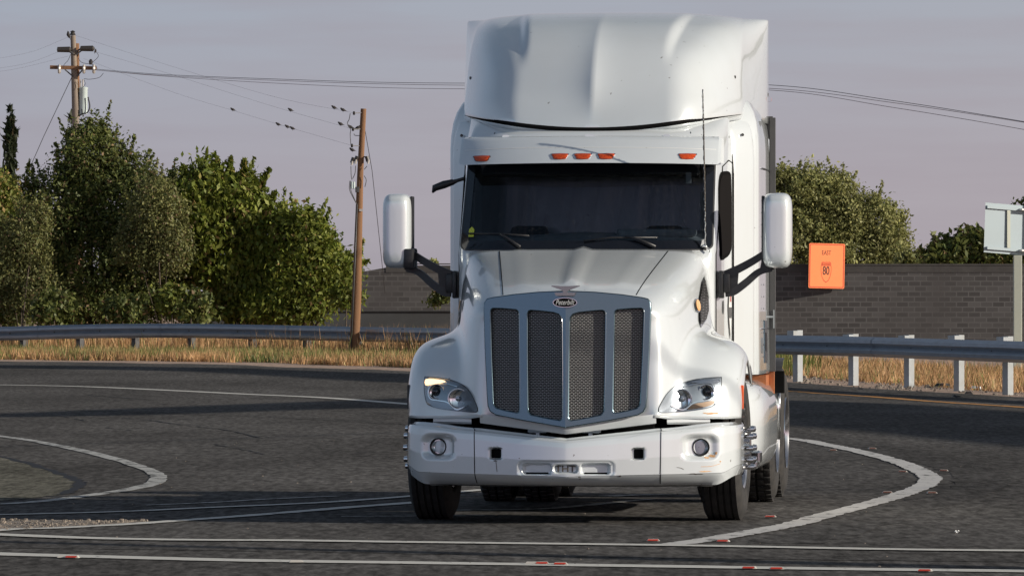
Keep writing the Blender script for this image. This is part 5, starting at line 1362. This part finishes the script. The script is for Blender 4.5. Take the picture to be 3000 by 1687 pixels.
# flat dark extender panel and its latch behind the sleeper
ex = MB().box(-1.19, 1.19, 4.37, 4.41, 1.03, 2.98)
ex = ex.build('rear_panel', M['dark_grey'], T)
MB().box(-1.21, -1.17, 4.36, 4.42, 1.03, 2.97).box(1.17, 1.21, 4.36, 4.42, 1.03, 2.97).build('extender_flap', M['dark_grey'], ex)
MB().box(1.10, 1.20, 4.34, 4.36, 1.44, 1.455).box(1.195, 1.205, 4.345, 4.36, 1.36, 1.50).build('latch_handle', M['galv_post'], ex)
df = MB(); df.box(-1.16, 1.16, 4.0, 4.5, .90, 1.005).box(1.12, 1.20, 4.38, 4.46, .86, 1.13).box(-1.20, -1.12, 4.38, 4.46, .86, 1.13)
df.build('deck_frame', M['orange_steel'], T)
MB().box(.5, 1.26, 4.62, 4.75, .86, 1.03).build('rear_crossmember', M['seam'], T)
MB().tube([(1.0, 4.0, .98), (1.0, 4.0, .86)], .02, 8).build('frame_bolt', M['insul_dark'], T)

# company crest and number plate shapes on the door (sunny side)
def dside(P, off, name, m_, par=None):
    vs = [cab_pt(1 + min(1, max(0, (y - cab_pt(1, z).y) / (2.8 - cab_pt(1, z).y))), z) + Vector((off, 0, 0)) for y, z in P]
    return MB().add(vs, [tuple(range(len(vs)))]).build(name, m_, par or T)
cr_ = dside([(2.35, 1.52), (2.42, 1.68), (2.52, 1.74), (2.62, 1.68), (2.66, 1.52), (2.62, 1.42), (2.51, 1.27), (2.38, 1.42)], .0035, 'door_crest', M['dark_grey'])
dside([(2.39, 1.52), (2.44, 1.66), (2.52, 1.71), (2.59, 1.66), (2.62, 1.52)], .006, 'crest_field', M['white'], cr_)
dside([(2.42, 1.44), (2.60, 1.44), (2.51, 1.32)], .006, 'crest_point', M['white'], cr_)
dside([(2.47, 1.56), (2.56, 1.56), (2.56, 1.63), (2.47, 1.63)], .008, 'crest_mark', M['marker_r'], cr_)
dside([(2.06 + .045 * math.cos(R(a)), 1.52 + .052 * math.sin(R(a))) for a in range(0, 360, 24)], .0035, 'oval_plate', M['dark_grey'])

# --- mirrors
for s_ in (-1, 1):
    Mx = Matrix.Scale(s_, 4, Vector((1, 0, 0)))
    # housing: rounded upright box, deeper in the middle
    hb_ = MB(); rws = []
    zc, hz = 2.075, .272; xc = 1.375 if s_ > 0 else 1.394; hx = .107
    for a in np.linspace(0, 1, 22):
        # cross sections from front to rear
        th = a * math.pi / 2
        k = math.sin(th) ** .42; y = 1.80 - .14 * math.cos(th) ** .9
        sec = []
        for q in range(44):
            t = 2 * math.pi * q / 44; cx_, sz_ = math.cos(t), math.sin(t)
            e_ = 2 / 6.5
            sx_ = math.copysign(abs(cx_) ** (2 / 4.2), cx_); sz2 = math.copysign(abs(sz_) ** (2 / 7.0), sz_)
            sec.append((xc + hx * sx_ * (k if k > .02 else .02) , y, zc + hz * sz2 * (1 - (1 - k) * .42)))
        rws.append(sec + [sec[0]])
    rws.append([(xc + (p[0] - xc) * .98, 1.87, zc + (p[2] - zc) * .99) for p in rws[-1]])
    hb_.grid(rws, M=Mx); n0 = 45
    hb_.add([rws[0][q] for q in range(44)], [tuple(range(44))], Mx)
    hous = hb_.build('mirror', M['paint'], T, True, 50)
    gl_ = MB().add([(p[0], 1.868, p[2]) for p in rws[-1][:44]], [tuple(range(44))], Mx).build('mirror_glass', M['chrome'], hous)
    MB().box(xc - hx - .006, xc - hx + .012, 1.76, 1.88, zc - hz + .03, zc + hz - .02, Mx, b=.005).build('mirror_edge', M['black'], hous)
    arm = MB()
    # Y shaped arm: mount plate, block, two struts that join at the housing
    arm.box(.955, .985, 1.70, 1.90, 1.585, 1.785, Mx, b=.01).box(.975, 1.035, 1.72, 1.86, 1.625, 1.765, Mx, b=.012)
    up = [(1.0, 1.77, 1.755), (1.10, 1.77, 1.80), (1.20, 1.78, 1.855), (1.285, 1.80, 1.91)]
    lo = [(1.0, 1.77, 1.625), (1.06, 1.77, 1.635), (1.15, 1.78, 1.70), (1.24, 1.80, 1.775), (1.33, 1.81, 1.80)]
    def flat(pts, r, Mx_):
        Q = spline(pts, 5); rws_ = []
        for i, q_ in enumerate(Q):
            d = (Q[min(i + 1, len(Q) - 1)] - Q[max(i - 1, 0)]).normalized(); n_ = Vector((-d.z, 0, d.x)); rr = r[0] + (r[1] - r[0]) * i / (len(Q) - 1)
            rws_.append([q_ + n_ * rr + Vector((0, -.03, 0)), q_ + n_ * rr + Vector((0, .04, 0)), q_ - n_ * rr + Vector((0, .04, 0)), q_ - n_ * rr + Vector((0, -.03, 0)), q_ + n_ * rr + Vector((0, -.03, 0))])
        arm.grid(rws_, M=Mx_)
    flat(up, (.030, .024), Mx); flat(lo, (.030, .022), Mx)
    flat([(1.055, 1.775, 1.62), (1.055, 1.775, 1.69), (1.06, 1.775, 1.79)], (.03, .035), Mx)
    flat([(1.28, 1.80, 1.92), (1.29, 1.80, 1.86), (1.275, 1.80, 1.78)], (.030, .028), Mx)
    arm.box(1.255 if s_ > 0 else 1.26, 1.35, 1.79, 1.90, 1.79, 1.95 if s_ < 0 else 1.85, Mx, b=.015)
    if s_ < 0: arm.box(1.262, 1.335, 1.655, 1.80, 1.80, 1.945, Mx, b=.014)
    arm.build('mirror_arm', M['black'], T, True, 35)
# look-down camera arm on the passenger side roof edge
la = MB().tube([(-.93, 2.2, 2.47), (-1.0, 2.2, 2.45), (-1.04, 2.2, 2.435)], [.014, .013, .020], 8).tube([(-1.03, 2.2, 2.44), (-1.10, 2.2, 2.42), (-1.17, 2.2, 2.395), (-1.185, 2.2, 2.36)], [.022, .030, .026, .006], 10)
la.build('side_camera_arm', M['black'], T, True, 60)
# antenna
an = MB().tube([(.868, 1.56, 1.93), (.866, 1.55, 2.3), (.858, 1.55, 2.8), (.850, 1.56, 3.09)], [.006, .0055, .0055, .0055], 6)
an = an.build('antenna', M['scratch'], T, True)
MB().tube(spline([(.84, 1.56, 1.955), (.862, 1.54, 1.965), (.885, 1.55, 1.945), (.895, 1.57, 1.92)], 4), .007, 6).build('antenna_mount', M['chrome'], an, True)
cw = MB()
for k in range(46):
    z = 1.95 + k * .0247; cw.tube([(.868 - .0 * k + .004 * math.sin(k * 2.1) - (.018 * (k / 46) ** 1.3), 1.548, z), (.868 + .004 * math.sin(k * 2.1 + 2) - (.018 * ((k + 1) / 46) ** 1.3), 1.556, z + .0247)], .0045, 5, False)
cw.build('antenna_coil', M['galv_post'], an, True)

# --- side fairing / tank skirt (visible on the sunny side)
for s_ in (-1, 1):
    rws = []
    for y, w, zb, zt in ((2.55, .30, .50, .80), (2.58, .55, .40, .90), (2.66, .78, .33, .955), (2.80, .93, .295, .975), (3.0, 1.0, .285, .985), (3.5, 1.02, .28, .985), (4.4, 1.02, .28, .985), (4.75, 1.0, .30, .97), (4.85, .8, .38, .9)):
        sec = []
        xo = .82 + (1.215 - .82) * w
        for t in np.linspace(0, 1, 17):
            a = t * math.pi - math.pi / 2
            sx_ = math.copysign(abs(math.cos(a)) ** .38, math.cos(a)); sz_ = math.copysign(abs(math.sin(a)) ** .62, math.sin(a))
            sec.append((( .80 + (xo - .80) * sx_) * s_, y, (zb + zt) / 2 + (zt - zb) / 2 * sz_))
        rws.append(sec)
    cowl = MB().grid(rws).add(rws[0], [tuple(range(17))]).build('tank_fairing', M['paint'], T, True, 60)
    MB().tube([(1.02 * s_, 2.68, .93), (1.06 * s_, 2.655, .86), (1.075 * s_, 2.655, .74), (1.07 * s_, 2.66, .62)], .012, 6).build('fairing_slot', M['seam'], cowl)
    MB().box(1.10 * s_ - .09, 1.10 * s_ + .09, 2.48, 2.75, .33, .40, b=.02).box(1.16 * s_ - .05, 1.16 * s_ + .05, 2.5, 2.72, .37, .47, b=.02).build('chrome_step', M['chrome'], T)

# --- wheels
def lathe_x(prof, n, s_=1): return MB().lathe([(a * s_, r) for a, r in prof], n)
def tyre_prof(w, R_, grooves, rr=.29):
    P = [(-w / 2 + .03, rr), (-w / 2 + .005, rr + .03), (-w / 2 - .006, (rr + R_) / 2), (-w / 2 + .004, R_ - .045), (-w / 2 + .022, R_ - .012)]
    k = w - .06
    P.append((-k / 2, R_))
    for gx in grooves:
        x = -k / 2 + k * gx
        P += [(x - .008, R_), (x - .005, R_ - .014), (x + .005, R_ - .014), (x + .008, R_)]
    P.append((k / 2, R_))
    P += [(w / 2 - .022, R_ - .012), (w / 2 - .004, R_ - .045), (w / 2 + .006, (rr + R_) / 2), (w / 2 - .005, rr + .03), (w / 2 - .03, rr)]
    return P
def make_front_wheel(loc, s_, steer):
    rim = lathe_x([(.10, .289), (.135, .288), (.125, .275), (.10, .268), (.09, .235), (.10, .21), (.128, .17), (.135, .13), (.125, .115), (.125, .10), (.18, .085), (.185, .02), (.186, .001)], 40, s_)
    rim.lathe([(a * s_, r) for a, r in [(.13, .285), (-.13, .285), (-.13, .25), (.08, .25)]], 40)
    w = rim.build('front_wheel', M['alu'], T, True, 35); w.location = loc; w.rotation_euler = (0, 0, steer)
    MB().lathe([(a, r) for a, r in tyre_prof(.285, .515, (.18, .40, .60, .82))], 64).build('tyre', M['rubber'], w, True, 30)
    hh_ = MB()
    for k in range(10):
        a = 2 * math.pi * (k + .5) / 10; hh_.lathe([(.110 * s_, .030), (.118 * s_, .026), (.119 * s_, .001)], 14, Matrix.Translation((0, .205 * math.cos(a), .205 * math.sin(a))))
    hh_.build('hand_holes', M['seam'], w, True)
    for k in range(10):
        a = 2 * math.pi * k / 10
        MB().lathe([(.12 * s_, .020), (.19 * s_, .018), (.185 * s_, .024), (.212 * s_, .020), (.217 * s_, .001)], 12, Matrix.Translation((0, .142 * math.cos(a), .142 * math.sin(a)))).build('lug_nut', M['chrome'], w, True, 40)
    return w
wl = make_front_wheel((-1.055, 1.25, .515), -1, R(-1.5))
wr = make_front_wheel((1.035, 1.25, .515), 1, R(-1.5))
def lugged(w, R_, seed):
    P = tyre_prof(w, R_ - .012, (.5,)); mbx = MB().lathe(P, 60); k = w - .05
    for i in range(44):
        a = 2 * math.pi * i / 44
        for j, (x0, x1) in enumerate(((-.5, -.28), (-.26, -.03), (.03, .26), (.28, .5))):
            aa = a + (.05 if j in (1, 2) else 0)
            Mx = Matrix.Rotation(aa, 4, 'X')
            mbx.box(k * x0, k * x1, -.026, .026, R_ - .03, R_, Mx, b=.004)
    return mbx
tm = None
def make_rear(loc, s_):
    global tm
    rim = lathe_x([(.13, .288), (.145, .285), (.12, .27), (.02, .25), (.0, .2), (.0, .13), (.09, .12), (.10, .02), (.10, .001)], 32, s_)
    w = rim.build('rear_wheel', M['alu'], T, True, 35); w.location = loc
    if tm is None: tm = lugged(.275, .515, 1).build('tyre', M['rubber'], w, True, 30); t1 = tm
    else: t1 = tm.copy(); COL.objects.link(t1); t1.parent = w
    t2 = tm.copy(); COL.objects.link(t2); t2.parent = w; t2.location = (-.335 * s_, 0, 0)
    return w
for y in (5.45, 6.75):
    for s_ in (-1, 1): make_rear((1.02 * s_, y, .515), s_)
MB().tube([(-.95, 1.25, .50), (-.7, 1.25, .42), (.7, 1.25, .42), (.95, 1.25, .50)], .05, 8).build('front_axle', M['seam'], T, True)
ch = MB(); ch.box(-.45, -.36, 1.0, 7.2, .72, .98).box(.36, .45, 1.0, 7.2, .72, .98).box(-.8, .8, 5.42, 5.58, .44, .58).box(-.8, .8, 6.72, 6.88, .44, .58).box(-.35, .35, .9, 2.4, .50, 1.2).box(-.8, .8, 2.5, 2.6, .55, 1.0).box(-.95, .95, 4.6, 4.8, .60, 1.0)
ch.build('chassis', M['seam'], T)
MB().lathe([(-.12, .001), (-.12, .16), (.12, .18), (.13, .001)], 16, Matrix.Translation((0, 5.5, .52)), 'y').build('differential', M['seam'], T, True)
for s_ in (-1, 1):
    qf = []
    for x in (.90, 1.215):
        qf.append([(x * s_, 5.5 + .60 * math.cos(R(a)), .515 + .60 * math.sin(R(a))) for a in range(180, 89, -9)])
    q_ = MB().grid(qf).build('quarter_fender', M['black'], T, True); solidify(q_, .01)
    MB().box(1.14 * s_ - .08, 1.14 * s_ + .06, 4.86, 4.88, .50, 1.0, b=.004).build('mud_guard', M['dark_grey'], q_)
    MB().tube([(1.21 * s_, 4.86, .50), (1.212 * s_, 4.86, .98)], .012, 8).build('chrome_edge', M['chrome'], q_, True)
    MB().lathe([(-.02, .03), (.03, .03), (.035, .001)], 12, Matrix.Translation((1.07 * s_, 4.80, .80)), 'y').build('fender_bolt', M['chrome'], q_)

# ------------------------------------------------------------------ raised pavement markers and litter
def marker(u, v, kind, label):
    p = gp(u, v); p.z += .026
    o = empty('pavement_marker', p, R(random.uniform(-8, 8)))
    b = MB(); w, d, h = .043, .04, .013
    vs = [(-w, -d, 0), (w, -d, 0), (w, d, 0), (-w, d, 0), (-w * .75, -d * .45, h), (w * .75, -d * .45, h), (w * .75, d * .45, h), (-w * .75, d * .45, h)]
    b.add(vs, [(4, 5, 6, 7), (0, 1, 5, 4), (1, 2, 6, 5), (2, 3, 7, 6), (3, 0, 4, 7)]).build('marker_body', M['marker_w'], o)
    if kind:
        q = [(-w * .9, -d * .96, .003), (w * .78, -d * .96, .003), (w * .70, -d * .52, h - .001), (-w * .74, -d * .52, h - .001)]
        MB().add([(x, y - .004, z) for x, y, z in q], [(0, 1, 2, 3)]).build('reflector_face', M['marker_r'] if v > 1500 else M['marker_d'], o)
    tag(o, label, 'road marker', 'raised pavement markers on the road')
for a in [(190, 1644, 0, 'white marker on the nearest line, left end'), (212, 1645, 1, 'red marker beside a white one on the nearest line, left end'), (868, 1658, 0, 'white marker on the nearest line left of the truck'),
          (1560, 1663, 0, 'white marker left of a red one on the nearest line, under the bumper'), (1588, 1663, 1, 'first red marker on the nearest line below the truck'), (1642, 1665, 1, 'second red marker on the nearest line below the truck'),
          (2195, 1677, 1, 'left red marker of the pair on the nearest line at right'), (2275, 1679, 1, 'right red marker of the pair on the nearest line at right'), (2710, 1685, 1, 'rightmost red marker on the nearest line'),
          (1914, 1595, 1, 'red marker left of the point where the curved line ends'), (2119, 1597, 1, 'red marker just right of the curved line near its end'), (2257, 1524, 1, 'pale broken marker beside the front tyre'),
          (2600, 1452, 1, 'marker inside the tip of the curved line'), (2730, 1453, 1, 'marker outside the tip of the curved line'), (2645, 1390, 1, 'marker inside the curved line above its tip'), (2765, 1387, 1, 'marker outside the curved line above its tip'),
          (2440, 1326, 1, 'small marker below the upper arm of the curved line'), (2555, 1321, 1, 'small marker above the upper arm of the curved line')]: marker(*a)
def scrap(u, v, s_, m_, label, cat, name):
    p = gp(u, v); p.z += .012
    q = random.Random(u); vs = []; n = 9
    for k in range(n): a = 6.283 * k / n; vs.append((s_ * math.cos(a) * q.uniform(.6, 1.1), s_ * .6 * math.sin(a) * q.uniform(.6, 1.1), q.uniform(.01, .03)))
    vs2 = [(x * .7, y * .7, z + s_ * .35 * q.uniform(.5, 1)) for x, y, z in vs]
    o = MB().add(vs + vs2, [tuple(range(n, 2 * n))] + [(i, (i + 1) % n, n + (i + 1) % n, n + i) for i in range(n)]).build(name, M[m_]); o.location = p; tag(o, label, cat)
scrap(2803, 1571, .02, 'white', 'small white paper scrap alone on the asphalt, right foreground', 'litter', 'paper_scrap')
scrap(2800, 1168, .10, 'black', 'flat black rubber scrap lying beyond the yellow line', 'litter', 'rubber_scrap')
scrap(2520, 1145, .07, 'black', 'small dark lump on the asphalt edge left of the rubber scrap', 'litter', 'rubber_scrap')
scrap(2760, 1136, .16, 'black', 'dark crumpled rubbish in the dirt between two guardrail posts', 'litter', 'rubbish')
scrap(2860, 1143, .12, 'white', 'pale crumpled rubbish in the dirt near the fifth guardrail post', 'litter', 'rubbish')

# ------------------------------------------------------------------ things just outside the frame that throw shadows across the road
SH = Vector((sd.x, sd.y, sd.z)) / sd.z
def above(p, h): return Vector((p.x + SH.x * h, p.y + SH.y * h, h))
def cable(a, b, h, r, label):
    A_ = above(gp(*a), h); B_ = above(gp(*b), h); d = (B_ - A_)
    pts = [A_ + d * t - Vector((0, 0, 2.2 * 0 * t * (1 - t))) for t in np.linspace(-.1, 1.15, 12)]
    o = MB().tube([p - pts[0] for p in pts], r, 6).build('overhead_cable', M['wire_dark']); o.location = pts[0]; tag(o, label, 'power line', 'cables over the road outside the view')

for a in (((0, 1527), (3000, 1522), 6, .022, 'thin overhead cable whose shadow crosses the road under the front tyres'),
          ((2250, 1442), (3000, 1432), 6, .02, 'overhead cable casting the upper thin shadow right of the truck'),
          ((2250, 1466), (3000, 1463), 6, .02, 'overhead cable casting the lower thin shadow right of the truck'),
          ((0, 1313), (1190, 1270), 7, .022, 'overhead cable whose thin shadow crosses the left part of the road'),
          ((2250, 1141), (3000, 1130), 7, .03, 'overhead cable casting a thin shadow beyond the yellow line'),
          ((2250, 1160), (3000, 1146), 7, .03, 'second overhead cable casting a thin shadow beyond the yellow line')): cable(*a)
bmx = MB(); A_ = above(gp(-300, 1587), 5.0); B_ = above(gp(3300, 1683), 5.0)  # unseen bar added only to throw a dark stripe on the near road
bmx.tube([Vector((0, 0, 0)), (B_ - A_) * .5, B_ - A_], [.10, .12, .20], 12)
o = bmx.build('shadow_bar', M['dark_grey'], None, True); o.location = A_; tag(o, 'thick unseen bar added outside the view to shade a stripe of the near road', 'shadow caster')
def elevated(up, lo, h, th=.5, pier=()):
    U = spline([above(gp(*p), h) for p in up], 6); L = spline([above(gp(*p), h) for p in lo], 6); n = min(len(U), len(L))
    rows = [[U[i] for i in range(n)], [L[i] for i in range(n)], [L[i] + Vector((0, 0, th)) for i in range(n)], [U[i] + Vector((0, 0, th)) for i in range(n)], [U[i] for i in range(n)]]
    m_ = MB().grid(rows)
    for k in pier:
        p = (U[k] + L[k]) / 2; m_.lathe([(0, .5), (p.z, .5)], 16, Matrix.Translation((p.x, p.y, 0)), 'z')
    return m_
bmx = elevated([(30, 1224), (500, 1205), (1190, 1178), (1700, 1162), (2310, 1176), (2700, 1190), (3000, 1210), (3600, 1240)], [(30, 1226), (500, 1217), (1190, 1197), (1700, 1215), (2310, 1238), (2700, 1262), (3000, 1290), (3600, 1345)], 8.5, .4, (-2,))  # slab added out of view, outline taken from the shade band it throws
e2 = elevated([(-200, 1070), (200, 1074), (600, 1080), (900, 1090), (1190, 1098), (1500, 1108)], [(-200, 1078), (200, 1083), (600, 1090), (900, 1104), (1190, 1120), (1500, 1130)], 11, .4)  # second added slab, shaped to shade the road along the far left kerb
bmx.add(e2.v, e2.f)
tag(bmx.build('shadow_slabs', M['concrete']), kind='structure')
